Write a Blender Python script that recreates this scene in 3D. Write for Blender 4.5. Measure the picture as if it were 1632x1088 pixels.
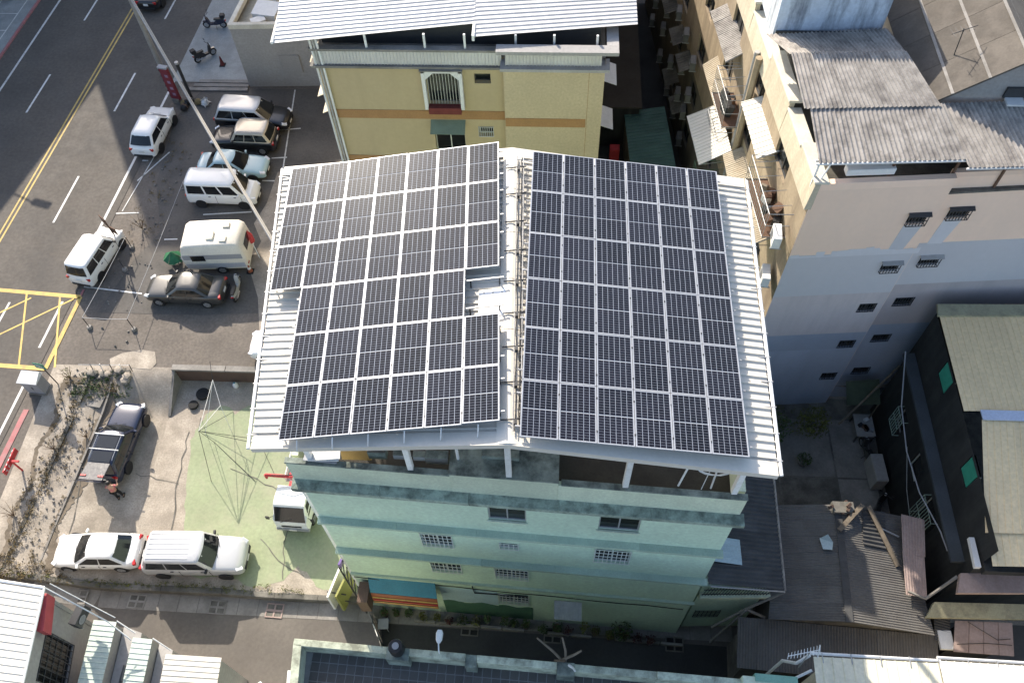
import bpy, math, random
from mathutils import Vector, Matrix
random.seed(7)
R = math.radians
for o in list(bpy.data.objects): bpy.data.objects.remove(o)
SC = bpy.context.scene
COL = SC.collection

# ------------------------------------------------------------------ camera
cam_d = bpy.data.cameras.new('camera'); cam = bpy.data.objects.new('camera', cam_d); COL.objects.link(cam)
yaw, dep, roll = -0.0844734, 0.9921428, -0.0447367
cy_, sy_, cd_, sd_ = math.cos(yaw), math.sin(yaw), math.cos(dep), math.sin(dep)
fw = Vector((sy_*cd_, cy_*cd_, -sd_)); rt = Vector((cy_, -sy_, 0)); up = rt.cross(fw)
rt2 = math.cos(roll)*rt + math.sin(roll)*up; up2 = -math.sin(roll)*rt + math.cos(roll)*up
cam.matrix_world = Matrix(((rt2.x, up2.x, -fw.x, 0.5092), (rt2.y, up2.y, -fw.y, -9.845), (rt2.z, up2.z, -fw.z, 39.1549), (0, 0, 0, 1)))
cam_d.sensor_width = 36; cam_d.lens = 36*1344.5/1632; cam_d.clip_start = 0.5; cam_d.clip_end = 2000
SC.camera = cam
# ------------------------------------------------------------------ sky, sun, exposure
SUN_EL, SUN_AZ = R(32), R(-29)          # azimuth measured from +Y towards +X
w = bpy.data.worlds.new('World'); SC.world = w; w.use_nodes = True
nt = w.node_tree; bg = nt.nodes['Background']
sky = nt.nodes.new('ShaderNodeTexSky'); sky.sky_type = 'NISHITA'; sky.sun_disc = False
sky.sun_elevation = SUN_EL; sky.sun_rotation = SUN_AZ
sky.air_density = 1.0; sky.dust_density = 2.0; sky.ozone_density = 1.0
nt.links.new(sky.outputs[0], bg.inputs[0]); bg.inputs[1].default_value = 0.15
sl = bpy.data.lights.new('sun', 'SUN'); sl.energy = 4.4; sl.angle = R(0.55); sl.color = (1, 0.905, 0.77)
sun = bpy.data.objects.new('sun', sl); COL.objects.link(sun); sun.location = (-20, 40, 60)
S_ = Vector((math.sin(SUN_AZ)*math.cos(SUN_EL), math.cos(SUN_AZ)*math.cos(SUN_EL), math.sin(SUN_EL)))
sun.rotation_euler = S_.to_track_quat('Z', 'Y').to_euler()
vs = SC.view_settings; vs.view_transform = 'Standard'; vs.look = 'None'; vs.gamma = 1; vs.exposure = 1.0
SC.cycles.max_bounces = 6; SC.cycles.diffuse_bounces = 3; SC.cycles.glossy_bounces = 3

# ------------------------------------------------------------------ materials
MATS = {}
def mat(name, col, rough=.8, var=.18, scale=1.5, bump=0., bscale=25, metal=0., dirt=None, damt=.5, dscale=.7, dthr=.52, streak=0, spec=.4, orand=.12, fine=.1, coat=0., emit=None):
    if name in MATS: return MATS[name]
    m = bpy.data.materials.new(name); m.use_nodes = True; t = m.node_tree; N = t.nodes; L = t.links
    b = N['Principled BSDF']; b.inputs['Roughness'].default_value = rough; b.inputs['Metallic'].default_value = metal
    b.inputs['Specular IOR Level'].default_value = spec
    if coat: b.inputs['Coat Weight'].default_value = coat; b.inputs['Coat Roughness'].default_value = .06
    tc = N.new('ShaderNodeTexCoord'); oi = N.new('ShaderNodeObjectInfo')
    ad = N.new('ShaderNodeVectorMath'); ad.operation = 'MULTIPLY_ADD'
    cmb = N.new('ShaderNodeCombineXYZ')
    for i in range(3): L.new(oi.outputs['Random'], cmb.inputs[i])
    L.new(cmb.outputs[0], ad.inputs[0]); ad.inputs[1].default_value = (41, 67, 29); L.new(tc.outputs['Object'], ad.inputs[2])
    vec = ad.outputs[0]
    def noise(s, d=5, v=vec, r=.55):
        n = N.new('ShaderNodeTexNoise'); n.inputs['Scale'].default_value = s; n.inputs['Detail'].default_value = d; n.inputs['Roughness'].default_value = r
        L.new(v, n.inputs['Vector']); return n.outputs[0]
    def rng(src, a, b2, c, d):
        r = N.new('ShaderNodeMapRange'); L.new(src, r.inputs[0])
        for i, q in enumerate((a, b2, c, d)): r.inputs[i+1].default_value = q
        return r.outputs[0]
    def mul(a, b2):
        q = N.new('ShaderNodeMath'); q.operation = 'MULTIPLY'; L.new(a, q.inputs[0])
        if isinstance(b2, float): q.inputs[1].default_value = b2
        else: L.new(b2, q.inputs[1])
        return q.outputs[0]
    f = mul(rng(noise(scale), .3, .7, 1-var, 1+var*.7), rng(noise(scale*14, 3), .3, .7, 1-fine, 1+fine))
    f = mul(f, rng(oi.outputs['Random'], 0, 1, 1-orand, 1+orand*.6))
    sc = N.new('ShaderNodeVectorMath'); sc.operation = 'SCALE'; sc.inputs[0].default_value = col[:3]; L.new(f, sc.inputs['Scale'])
    out = sc.outputs[0]
    if dirt is not None:
        mp = N.new('ShaderNodeMapping'); mp.inputs['Scale'].default_value = (streak, streak, .22) if streak else (1, 1, 1)
        L.new(vec, mp.inputs[0])
        d1 = mul(rng(noise(dscale, 8, mp.outputs[0], .68), dthr-.07, dthr+.16, 0, 1), damt)
        mx = N.new('ShaderNodeMix'); mx.data_type = 'RGBA'; L.new(d1, mx.inputs[0]); L.new(out, mx.inputs[6]); mx.inputs[7].default_value = (*dirt[:3], 1)
        out = mx.outputs[2]
    L.new(out, b.inputs['Base Color'])
    if rough > .12 and not coat: L.new(rng(noise(scale*4, 3), .3, .7, max(.03, rough-.08), min(1, rough+.1)), b.inputs['Roughness'])
    if bump:
        bn = N.new('ShaderNodeBump'); bn.inputs['Strength'].default_value = bump; bn.inputs['Distance'].default_value = .02
        L.new(noise(bscale, 4), bn.inputs['Height']); L.new(bn.outputs[0], b.inputs['Normal'])
    if emit: b.inputs['Emission Color'].default_value = (*emit, 1); b.inputs['Emission Strength'].default_value = 1
    MATS[name] = m; return m

def cell_mat():
    m = bpy.data.materials.new('solar_cells'); m.use_nodes = True; t = m.node_tree; N = t.nodes; L = t.links; b = N['Principled BSDF']
    tc = N.new('ShaderNodeTexCoord'); oi = N.new('ShaderNodeObjectInfo'); sp = N.new('ShaderNodeSeparateXYZ'); L.new(tc.outputs['UV'], sp.inputs[0])
    def M(op, a, c=None):
        q = N.new('ShaderNodeMath'); q.operation = op
        for i, x in enumerate((a, c)):
            if x is None: continue
            if isinstance(x, (int, float)): q.inputs[i].default_value = x
            else: L.new(x, q.inputs[i])
        return q.outputs[0]
    def line(src, n, wd):
        fr = M('FRACT', M('MULTIPLY', src, n)); d = M('ABSOLUTE', M('SUBTRACT', fr, .5)); return M('GREATER_THAN', d, .5-wd)
    gv = line(sp.outputs[0], 6, .036); gh = line(sp.outputs[1], 10, .05)
    grid = M('MAXIMUM', M('MULTIPLY', gv, .85), M('MULTIPLY', gh, .46))
    bus = M('MULTIPLY', line(sp.outputs[0], 30, .06), .08)
    n = N.new('ShaderNodeTexNoise'); n.inputs['Scale'].default_value = 3.0
    ad = N.new('ShaderNodeVectorMath'); ad.operation = 'MULTIPLY_ADD'; cmb = N.new('ShaderNodeCombineXYZ')
    for i in range(3): L.new(oi.outputs['Random'], cmb.inputs[i])
    L.new(cmb.outputs[0], ad.inputs[0]); ad.inputs[1].default_value = (31, 57, 19); L.new(tc.outputs['Object'], ad.inputs[2]); L.new(ad.outputs[0], n.inputs['Vector'])
    cr = N.new('ShaderNodeValToRGB'); L.new(M('ADD', M('MULTIPLY', n.outputs[0], .6), M('MULTIPLY', oi.outputs['Random'], .4)), cr.inputs[0])
    cr.color_ramp.elements[0].color = (.006, .007, .012, 1); cr.color_ramp.elements[1].color = (.012, .013, .022, 1)
    cr.color_ramp.elements[0].position = .3; cr.color_ramp.elements[1].position = .75
    # every cell has its own slight tint
    mx = N.new('ShaderNodeMix'); mx.data_type = 'RGBA'; L.new(M('MAXIMUM', grid, bus), mx.inputs[0]); L.new(cr.outputs[0], mx.inputs[6]); mx.inputs[7].default_value = (.35, .39, .46, 1)
    L.new(mx.outputs[2], b.inputs['Base Color']); b.inputs['Roughness'].default_value = .34; b.inputs['Specular IOR Level'].default_value = .035
    return m

# ------------------------------------------------------------------ mesh builder
class MB:
    def __init__(s): s.v = []; s.f = []
    def poly(s, pts):
        n = len(s.v); s.v += [tuple(p) for p in pts]; s.f.append(tuple(range(n, n+len(pts)))); return s
    def hexa(s, b, t):
        n = len(s.v); s.v += [tuple(p) for p in b]+[tuple(p) for p in t]
        for f in ((3, 2, 1, 0), (4, 5, 6, 7), (0, 1, 5, 4), (1, 2, 6, 5), (2, 3, 7, 6), (3, 0, 4, 7)): s.f.append(tuple(n+i for i in f))
        return s
    def bx(s, x0, x1, y0, y1, z0, z1):
        q = ((x0, y0), (x1, y0), (x1, y1), (x0, y1)); return s.hexa([(*p, z0) for p in q], [(*p, z1) for p in q])
    def obox(s, c, size, rz=0, rx=0, ry=0):
        m = Matrix.Translation(c) @ Matrix.Rotation(rz, 4, 'Z') @ Matrix.Rotation(ry, 4, 'Y') @ Matrix.Rotation(rx, 4, 'X')
        h = [i/2 for i in size]; q = ((-h[0], -h[1]), (h[0], -h[1]), (h[0], h[1]), (-h[0], h[1]))
        return s.hexa([m @ Vector((*p, -h[2])) for p in q], [m @ Vector((*p, h[2])) for p in q])
    def prism(s, pts, z0, z1):
        n = len(s.v); k = len(pts); s.v += [(p[0], p[1], z0) for p in pts]+[(p[0], p[1], z1) for p in pts]
        s.f.append(tuple(range(n+k-1, n-1, -1))); s.f.append(tuple(range(n+k, n+2*k)))
        for i in range(k): j = (i+1) % k; s.f.append((n+i, n+j, n+k+j, n+k+i))
        return s
    def slab(s, q, th):
        q = [Vector(p) for p in q]; nn = (q[1]-q[0]).cross(q[3]-q[0]).normalized()*th
        return s.hexa([p-nn for p in q], q)
    def tube(s, pts, r, n=8, caps=True):
        pts = [Vector(p) for p in pts]; k = len(pts); rs = r if isinstance(r, (list, tuple)) else [r]*k
        base = len(s.v); ref = None
        for i, p in enumerate(pts):
            d = (pts[min(i+1, k-1)]-pts[max(i-1, 0)]).normalized()
            if ref is None: ref = Vector((0, 0, 1)) if abs(d.z) < .9 else Vector((1, 0, 0))
            a = (ref-d*ref.dot(d)).normalized(); b = d.cross(a); ref = a
            for j in range(n):
                t = 2*math.pi*j/n; s.v.append(tuple(p+(a*math.cos(t)+b*math.sin(t))*rs[i]))
        for i in range(k-1):
            for j in range(n):
                j2 = (j+1) % n; s.f.append((base+i*n+j, base+i*n+j2, base+(i+1)*n+j2, base+(i+1)*n+j))
        if caps: s.f.append(tuple(base+j for j in range(n-1, -1, -1))); s.f.append(tuple(base+(k-1)*n+j for j in range(n)))
        return s
    def lathe(s, prof, c=(0, 0, 0), axis='Z', n=16):
        base = len(s.v); k = len(prof)
        for r, h in prof:
            for j in range(n):
                t = 2*math.pi*j/n; a, b = r*math.cos(t), r*math.sin(t)
                p = (a, b, h) if axis == 'Z' else ((a, h, b) if axis == 'Y' else (h, a, b)); s.v.append(tuple(p[i]+c[i] for i in range(3)))
        for i in range(k-1):
            for j in range(n):
                j2 = (j+1) % n; s.f.append((base+i*n+j, base+i*n+j2, base+(i+1)*n+j2, base+(i+1)*n+j))
        s.f.append(tuple(base+j for j in range(n-1, -1, -1))); s.f.append(tuple(base+(k-1)*n+j for j in range(n)))
        return s
    def loft(s, secs, close=True, caps=True):
        base = len(s.v); k = len(secs[0])
        for q in secs: s.v += [tuple(p) for p in q]
        for i in range(len(secs)-1):
            for j in range(k if close else k-1):
                j2 = (j+1) % k; s.f.append((base+i*k+j, base+i*k+j2, base+(i+1)*k+j2, base+(i+1)*k+j))
        if caps and close: s.f.append(tuple(base+j for j in range(k-1, -1, -1))); s.f.append(tuple(base+(len(secs)-1)*k+j for j in range(k)))
        return s
    def corr(s, P, pitch, h, prof='rib', th=.012, wob=0):
        # bilinear patch P00,P10,P11,P01 ; ribs run along P00->P10, waves step along P00->P01
        P = [Vector(p) for p in P]; lv = ((P[3]-P[0]).length+(P[2]-P[1]).length)/2; N_ = max(1, round(lv/pitch))
        nrm = (P[1]-P[0]).cross(P[3]-P[0]).normalized()
        if nrm.z < 0: nrm = -nrm
        st = [(0, 0), (.72, 0), (.78, 1), (.90, 1), (.96, 0)] if prof == 'rib' else ([(0, 0), (.25, 1), (.5, 0), (.75, -1)] if prof == 'saw' else [(i/6, math.sin(i/6*2*math.pi)) for i in range(6)])
        us = [0, 1] if not wob else [0, .25, .5, .75, 1]
        row = [((i+a)/N_, b) for i in range(N_) for a, b in st]+[(1, 0)]
        secs = []
        for u in us:
            A = P[0].lerp(P[1], u); B = P[3].lerp(P[2], u); o = nrm*(random.uniform(-wob, wob) if wob else 0)
            top = [A.lerp(B, a)+nrm*(b*h)+o for a, b in row]; secs.append(top+[p-nrm*th for p in reversed(top)])
        return s.loft(secs)
    def build(s, name, m, parent=None, w=True, smooth=False, bevel=0, uv=None, subsurf=0, sharp=40):
        off = Vector()
        if parent is not None and w:
            q = parent
            while q is not None: off += q.location; q = q.parent
        me = bpy.data.meshes.new(name); me.from_pydata([(a-off.x, b-off.y, c-off.z) for a, b, c in s.v] if parent is not None and w else s.v, [], s.f)
        me.materials.append(m); me.validate()
        if smooth:
            for p in me.polygons: p.use_smooth = True
            try: me.set_sharp_from_angle(angle=R(sharp))
            except Exception: pass
        o = bpy.data.objects.new(name, me); COL.objects.link(o)
        if parent is not None: o.parent = parent
        if bevel:
            bm = o.modifiers.new('bevel', 'BEVEL'); bm.width = bevel; bm.segments = 2; bm.limit_method = 'ANGLE'; bm.angle_limit = R(40)
        if subsurf:
            ss = o.modifiers.new('sub', 'SUBSURF'); ss.levels = subsurf; ss.render_levels = subsurf
        return o

def thing(name, label, cat, loc=(0, 0, 0), rz=0, group=None):
    o = bpy.data.objects.new(name, None); COL.objects.link(o); o.location = loc; o.rotation_euler = (0, 0, rz); o.empty_display_size = .3
    return tag(o, label, cat, group)
def tag(o, label, cat, group=None):
    o['label'] = label; o['category'] = cat
    if group: o['group'] = group
    return o
ORD = ['first', 'second', 'third', 'fourth', 'fifth', 'sixth', 'seventh', 'eighth', 'ninth', 'tenth', 'eleventh', 'twelfth', 'thirteenth', 'fourteenth', 'fifteenth', 'sixteenth', 'seventeenth', 'eighteenth', 'nineteenth', 'twentieth', 'last']
def struct(o): o['kind'] = 'structure'; return o
def stuff(o, label=None, cat=None):
    o['kind'] = 'stuff'
    if label: o['label'] = label; o['category'] = cat
    return o
def copy_tree(o, parent=None):
    c = o.copy(); COL.objects.link(c); c.parent = parent
    for ch in list(o.children): copy_tree(ch, c)
    return c
def walls(mb, A, B, z0, z1, holes=(), depth=.14):
    """vertical wall from A to B (outside on the right hand of A->B); holes = (u0,z0,u1,z1)"""
    A = Vector((*A[:2], 0)); B = Vector((*B[:2], 0)); U = (B-A); Wd = U.length; U.normalize(); Nn = Vector((U.y, -U.x, 0))
    us = sorted({0, Wd, *[h[0] for h in holes], *[h[2] for h in holes]}); zs = sorted({z0, z1, *[h[1] for h in holes], *[h[3] for h in holes]})
    P = lambda u, z, d=0: tuple(A+U*u+Vector((0, 0, z))-Nn*d)
    for i in range(len(us)-1):
        for j in range(len(zs)-1):
            cu, cz = (us[i]+us[i+1])/2, (zs[j]+zs[j+1])/2
            if any(h[0] < cu < h[2] and h[1] < cz < h[3] for h in holes): continue
            mb.poly([P(us[i], zs[j]), P(us[i+1], zs[j]), P(us[i+1], zs[j+1]), P(us[i], zs[j+1])])
    for a, b, c, d in holes:
        q = [(a, b), (c, b), (c, d), (a, d)]
        for i in range(4):
            p, r = q[i], q[(i+1) % 4]; mb.poly([P(*p), P(*p, depth), P(*r, depth), P(*r)])
        mb.poly([P(a, b, depth), P(c, b, depth), P(c, d, depth), P(a, d, depth)])
    return A, U, Nn, P
def window(par, P, U, Nn, h, fm, pm, grille=None, nv=2, depth=.14, proud=.0, gm=None, sill=None, gx=.16, gz=.22, gp=.05):
    a, b, c, d = h; t = .05; mb = MB(); dd = depth-.04
    def bar(mbq, u0, z0, u1, z1, d0, d1):
        q = [P(u0, z0, d0), P(u1, z0, d0), P(u1, z1, d0), P(u0, z1, d0)]; r = [P(u0, z0, d1), P(u1, z0, d1), P(u1, z1, d1), P(u0, z1, d1)]; mbq.hexa(q, r)
    bar(mb, a, b, c, b+t, dd-.04, dd+.03); bar(mb, a, d-t, c, d, dd-.04, dd+.03); bar(mb, a, b+t, a+t, d-t, dd-.04, dd+.03); bar(mb, c-t, b+t, c, d-t, dd-.04, dd+.03)
    for i in range(1, nv):
        u = a+(c-a)*i/nv; bar(mb, u-.025, b+t, u+.025, d-t, dd-.035, dd+.03)
    wn = mb.build('window', fm, par)
    for i in range(nv):
        u0, u1 = a+(c-a)*i/nv, a+(c-a)*(i+1)/nv
        mp = MB(); bar(mp, u0+.02, b+.02, u1-.02, d-.02, dd, dd+.015); mp.build('pane', pm, wn)
    if grille:
        g = MB(); n = max(2, int((c-a)/gx)); k = max(2, int((d-b)/gz))
        for i in range(n+1): u = a+(c-a)*i/n; bar(g, u-.013, b, u+.013, d, -gp, -gp+.025)
        for i in range(k+1): z = b+(d-b)*i/k; bar(g, a-.01, z-.013, c+.01, z+.013, -gp-.003, -gp+.02)
        for u in (a, c):
            for z in (b, d): bar(g, u-.013, z-.013, u+.013, z+.013, -gp, .02)
        g.build('grille', gm or fm, wn)
    if sill:
        sb = MB(); bar(sb, a-.06, b-.08, c+.06, b, -.07, .02); sb.build('sill', sill, wn)
    return wn
def sheets(par, name, P, n, pitch, h, m, prof='rib', rows=1, lap=.04, jit=.004, wob=0, th=.01):
    """split patch P into n sheets across V (and rows along U), each an object"""
    P = [Vector(p) for p in P]; out = []
    def at(u, v): return P[0].lerp(P[1], u).lerp(P[3].lerp(P[2], u), v)
    nr = (P[1]-P[0]).cross(P[3]-P[0]).normalized()
    if nr.z < 0: nr = -nr
    for r in range(rows):
        for i in range(n):
            u0, u1 = r/rows, (r+1)/rows+(lap/rows if r < rows-1 else 0); o = nr*random.uniform(-jit, jit)+nr*((rows-r)*.012 if rows > 1 else 0)
            mb = MB(); mb.corr([at(u0, i/n)+o, at(u1, i/n)+o+nr*random.uniform(-jit, jit), at(u1, (i+1)/n)+o, at(u0, (i+1)/n)+o], pitch, h, prof, th, wob)
            out.append(mb.build(name, m, par, smooth=(prof == 'wave'), sharp=75))
    return out
def leaves(mb, c, rad, n, size, squash=1., seed=None, lo=-1):
    for _ in range(n):
        while True:
            p = Vector((random.uniform(-1, 1), random.uniform(-1, 1), random.uniform(lo, 1)))
            if p.length <= 1: break
        p = Vector((p.x*rad, p.y*rad, p.z*rad*squash))+Vector(c)
        d = Vector((random.gauss(0, 1), random.gauss(0, 1), random.gauss(.3, .7))).normalized(); e = d.orthogonal().normalized()
        e = (Matrix.Rotation(random.uniform(0, 6.28), 3, d) @ e); f = d.cross(e); s = size*random.uniform(.6, 1.3)
        mb.poly([p-e*s, p+f*s*.38+d*s*.1, p+e*s, p-f*s*.38+d*s*.1])
    return mb
# ------------------------------------------------------------------ palette
asphalt = mat('asphalt', (.133, .118, .102), .9, .16, .35, .35, 60, dirt=(.07, .068, .066), damt=.5, dscale=.22, fine=.14)
lot_old = mat('old_asphalt', (.145, .126, .108), .92, .2, .5, .4, 40, dirt=(.095, .085, .075), damt=.6, dscale=.45, fine=.2)
lot_dark = mat('dark_asphalt', (.10, .093, .085), .9, .25, .5, .35, 45, dirt=(.14, .125, .11), damt=.55, dscale=.45, fine=.16)
concrete = mat('worn_concrete', (.37, .325, .27), .9, .24, .9, .4, 16, dirt=(.21, .18, .145), damt=.75, dscale=.75, dthr=.5, fine=.2)
conc_grey = mat('grey_concrete', (.25, .235, .215), .9, .22, .6, .3, 25, dirt=(.13, .12, .105), damt=.7, dscale=.8)
conc_dark = mat('weathered_concrete', (.17, .16, .14), .92, .3, .8, .3, 25, dirt=(.06, .058, .05), damt=.8, dscale=1.1, dthr=.47)
greenpaint = mat('faded_green_paint', (.285, .325, .20), .85, .12, .5, .15, 20, dirt=(.33, .31, .23), damt=.5, dscale=.6)
alley_m = mat('alley_asphalt', (.145, .13, .115), .92, .2, .5, .35, 45, dirt=(.11, .10, .092), damt=.6, dscale=.4)
soil = mat('dry_soil', (.20, .165, .125), .97, .35, 1.2, .6, 18, dirt=(.10, .085, .06), damt=.7, dscale=1.6)
white_paint = mat('road_paint_white', (.68, .67, .64), .7, .12, 2, dirt=(.25, .24, .22), damt=.6, dscale=3, dthr=.56)
yellow_paint = mat('road_paint_yellow', (.62, .44, .13), .7, .12, 2, dirt=(.25, .21, .14), damt=.65, dscale=3, dthr=.54)
red_paint = mat('road_paint_red', (.44, .16, .16), .75, .2, 2, dirt=(.25, .2, .19), damt=.7, dscale=3, dthr=.5)
mint = mat('mint_wall_paint', (.57, .70, .545), .82, .1, .5, .12, 18, dirt=(.49, .60, .47), damt=.45, dscale=.8, streak=2.2, dthr=.5)
mint_led = mat('ledge_top_stained', (.33, .40, .33), .9, .25, 1.2, .25, 20, dirt=(.07, .085, .07), damt=.8, dscale=1.8, dthr=.47)
mint_led2 = mat('ledge_mint', (.40, .49, .385), .85, .15, 1.2, .15, 20, dirt=(.3, .4, .33), damt=.5, dscale=1.5)
mint_edge = mat('parapet_mint', (.60, .66, .50), .85, .12, .8, .12, 18, dirt=(.48, .52, .4), damt=.5, dscale=1.2, streak=2)
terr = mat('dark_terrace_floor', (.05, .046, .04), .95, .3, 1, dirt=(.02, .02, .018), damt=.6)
stain = mat('mossy_concrete', (.27, .31, .265), .92, .25, .8, .3, 20, dirt=(.045, .055, .05), damt=.85, dscale=1.3, dthr=.46)
w_steel = mat('white_roof_steel', (.64, .60, .52), .5, .06, .8, dirt=(.5, .46, .39), damt=.3, dscale=.9, dthr=.58, orand=.05, fine=.03)
w_steel2 = mat('white_roof_steel_grey', (.60, .58, .56), .5, .07, .6, dirt=(.45, .43, .41), damt=.4, dscale=.8, dthr=.56, orand=.05, fine=.03)
w_paint = mat('white_paint_metal', (.74, .74, .72), .45, .08, 1.5, dirt=(.42, .38, .32), damt=.35, dscale=2, dthr=.58)
alu = mat('anodised_frame', (.46, .47, .49), .35, .04, 4, metal=.25, orand=.04)
backsheet = mat('white_backsheet', (.56, .57, .58), .6, .03, 3)
CELL = cell_mat()
steel = mat('galvanised_steel', (.42, .42, .42), .5, .15, 6, metal=.4)
dsteel = mat('dark_steel', (.05, .05, .052), .5, .2, 6, metal=.3)
rust = mat('rusty_steel', (.17, .10, .065), .85, .35, 5, dirt=(.07, .045, .035), damt=.6, dscale=5)
glass = mat('dark_window_glass', (.012, .014, .015), .1, .1, 3, spec=.3)
gglass = mat('grey_window_glass', (.03, .035, .037), .12, .1, 3, spec=.35)
wframe = mat('white_grille_paint', (.62, .63, .58), .6, .1, 4)
dframe = mat('dark_frame', (.045, .047, .05), .5, .1, 4)
yellow_w = mat('yellow_wall_tiles', (.47, .38, .225), .75, .04, .4, .05, 40, fine=.03, dirt=(.40, .325, .19), damt=.35, dscale=.8, streak=2.5)
yellow_l = mat('pale_yellow_wall', (.52, .43, .28), .75, .07, .6, .1, 40, dirt=(.44, .365, .235), damt=.3, dscale=.8, streak=2.5)
brownband = mat('brown_tile_band', (.36, .20, .085), .75, .1, 1.5, .1, 30)
beige = mat('beige_render', (.88, .65, .50), .88, .03, .3, .04, 25, fine=.02, dirt=(.8, .6, .47), damt=.4, dscale=.5, streak=1.5)
lav = mat('lavender_grey_render', (.60, .585, .60), .88, .04, .3, .04, 25, fine=.02, dirt=(.55, .535, .55), damt=.4, dscale=.6, streak=1.5)
bluegrey = mat('blue_grey_render', (.37, .41, .49), .88, .07, .3, .04, 25, fine=.03, dirt=(.3, .33, .39), damt=.5, dscale=.6, streak=2)
cream = mat('cream_render', (.60, .53, .40), .85, .1, .6, .12, 22, dirt=(.38, .32, .23), damt=.5, dscale=1, streak=2.5)
cream_w = mat('cream_white_coping', (.70, .66, .56), .85, .1, .8, .12, 22, dirt=(.42, .38, .3), damt=.5, dscale=1.4)
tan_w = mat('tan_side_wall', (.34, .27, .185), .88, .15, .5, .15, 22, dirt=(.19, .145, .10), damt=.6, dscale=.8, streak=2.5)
greyw = mat('grey_render', (.36, .345, .33), .88, .08, .5, .08, 25, dirt=(.28, .27, .26), damt=.4, dscale=.6, streak=1.5)
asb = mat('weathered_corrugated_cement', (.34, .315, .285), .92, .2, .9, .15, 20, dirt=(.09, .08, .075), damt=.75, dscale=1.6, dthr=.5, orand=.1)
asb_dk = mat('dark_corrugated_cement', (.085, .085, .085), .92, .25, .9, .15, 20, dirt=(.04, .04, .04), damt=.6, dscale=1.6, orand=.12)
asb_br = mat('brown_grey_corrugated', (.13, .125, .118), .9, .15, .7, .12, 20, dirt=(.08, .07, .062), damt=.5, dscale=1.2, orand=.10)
tan_corr = mat('tan_corrugated', (.42, .36, .27), .85, .15, .9, .1, 20, dirt=(.25, .19, .12), damt=.5, dscale=1.5, orand=.1)
tanroof = mat('tan_roof_panels', (.80, .61, .35), .6, .06, .5, dirt=(.66, .5, .3), damt=.35, dscale=.7, orand=.05)
pinkroof = mat('pink_grey_panels', (.38, .29, .26), .85, .12, .8, dirt=(.22, .16, .14), damt=.5, dscale=1.2, orand=.1)
creamroof = mat('cream_roof_panels', (.70, .66, .50), .55, .06, .6, dirt=(.5, .47, .36), damt=.3, dscale=.8, orand=.05)
tealroof = mat('pale_teal_roof', (.56, .62, .55), .5, .07, .7, dirt=(.36, .44, .4), damt=.4, dscale=1, orand=.06)
blackw = mat('near_black_wall', (.022, .023, .023), .9, .4, .6, .2, 20, dirt=(.05, .05, .047), damt=.5, dscale=.8, streak=2)  # near-black wall tone with lighter streaks
teal_sh = mat('green_shutter', (.04, .30, .20), .6, .12, 3)
tile_m = mat('grey_terrace_tile', (.088, .084, .078), .8, .2, 2, .1, 20, dirt=(.05, .048, .045), damt=.5, dscale=2, orand=.18)
grout = mat('pale_grout', (.22, .22, .215), .9, .15, 3)
redw = mat('red_paint_metal', (.50, .045, .05), .5, .15, 3, dirt=(.3, .04, .04), damt=.4)
orange = mat('orange_metal', (.33, .10, .05), .55, .2, 3, dirt=(.2, .07, .04), damt=.5, dscale=3)
bluem = mat('blue_awning', (.05, .21, .29), .6, .12, 1.5, dirt=(.03, .14, .2), damt=.4)
wood = mat('weathered_plank', (.17, .14, .105), .9, .3, 4, .2, 20)
ply = mat('plywood_board', (.50, .34, .18), .85, .12, 2)
brick_m = mat('brown_brick_wall', (.13, .085, .065), .92, .25, 1.2, .3, 18, dirt=(.08, .055, .045), damt=.6, dscale=1.2)
rubber = mat('black_rubber', (.018, .018, .018), .85, .15, 8)
leaf_g = mat('green_leaves', (.06, .10, .028), .7, .35, 3, orand=.25)
leaf_y = mat('yellow_green_leaves', (.14, .15, .035), .75, .35, 3, orand=.25)
leaf_d = mat('dry_leaves', (.20, .15, .07), .85, .3, 3, orand=.25)
clay = mat('grey_pot', (.20, .19, .18), .85, .2, 4, orand=.25)
bark = mat('dry_bark', (.13, .09, .06), .9, .3, 6, .4, 30)
blackp = mat('black_plastic', (.02, .02, .021), .45, .15, 6)
whitep = mat('white_plastic', (.72, .72, .70), .5, .06, 4)
greyp = mat('grey_plastic', (.30, .31, .33), .55, .1, 4)
skin = mat('skin', (.50, .30, .21), .6, .05, 6)
hair = mat('black_hair', (.012, .011, .01), .5, .2, 20)

# ------------------------------------------------------------------ ground
def sm(t): t = max(0, min(1, t)); return t*t*(3-2*t)
YW = 13.35                       # foot of the retaining wall: north of it everything is at street level
def s2(x): return sm((x+26.6)/6.2)
def H(x, y):
    if y >= YW: return 0.0
    e = 1.62-.012*(x+24)
    if y < e: return -1.52*s2(x)
    if x > -20.15: return -1.1
    return -1.1*sm((YW-y)/2.7)*s2(x)
def grid(name, m, x0, x1, y0, y1, nx, ny, fz, jag=None):
    mb = MB()
    for j in range(ny+1):
        for i in range(nx+1):
            x = x0+(x1-x0)*i/nx; y = y0+(y1-y0)*j/ny
            if callable(y1) : pass
            mb.v.append((x, y, fz(x, y)))
    for j in range(ny):
        for i in range(nx): a = j*(nx+1)+i; mb.f.append((a, a+1, a+nx+2, a+nx+1))
    return struct(mb.build(name, m, smooth=True))
mb = MB(); Z = -.02; F = 600; X0, X1, Y0 = -26.9, 34, -24
mb.poly([(-F, -F, Z), (X0, -F, Z), (X0, F, Z), (-F, F, Z)]).poly([(X1, -F, Z), (F, -F, Z), (F, F, Z), (X1, F, Z)]).poly([(X0, YW, Z), (X1, YW, Z), (X1, F, Z), (X0, F, Z)]).poly([(X0, -F, Z), (X1, -F, Z), (X1, Y0, Z), (X0, Y0, Z)])
struct(mb.build('ground', lot_old))
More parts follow.
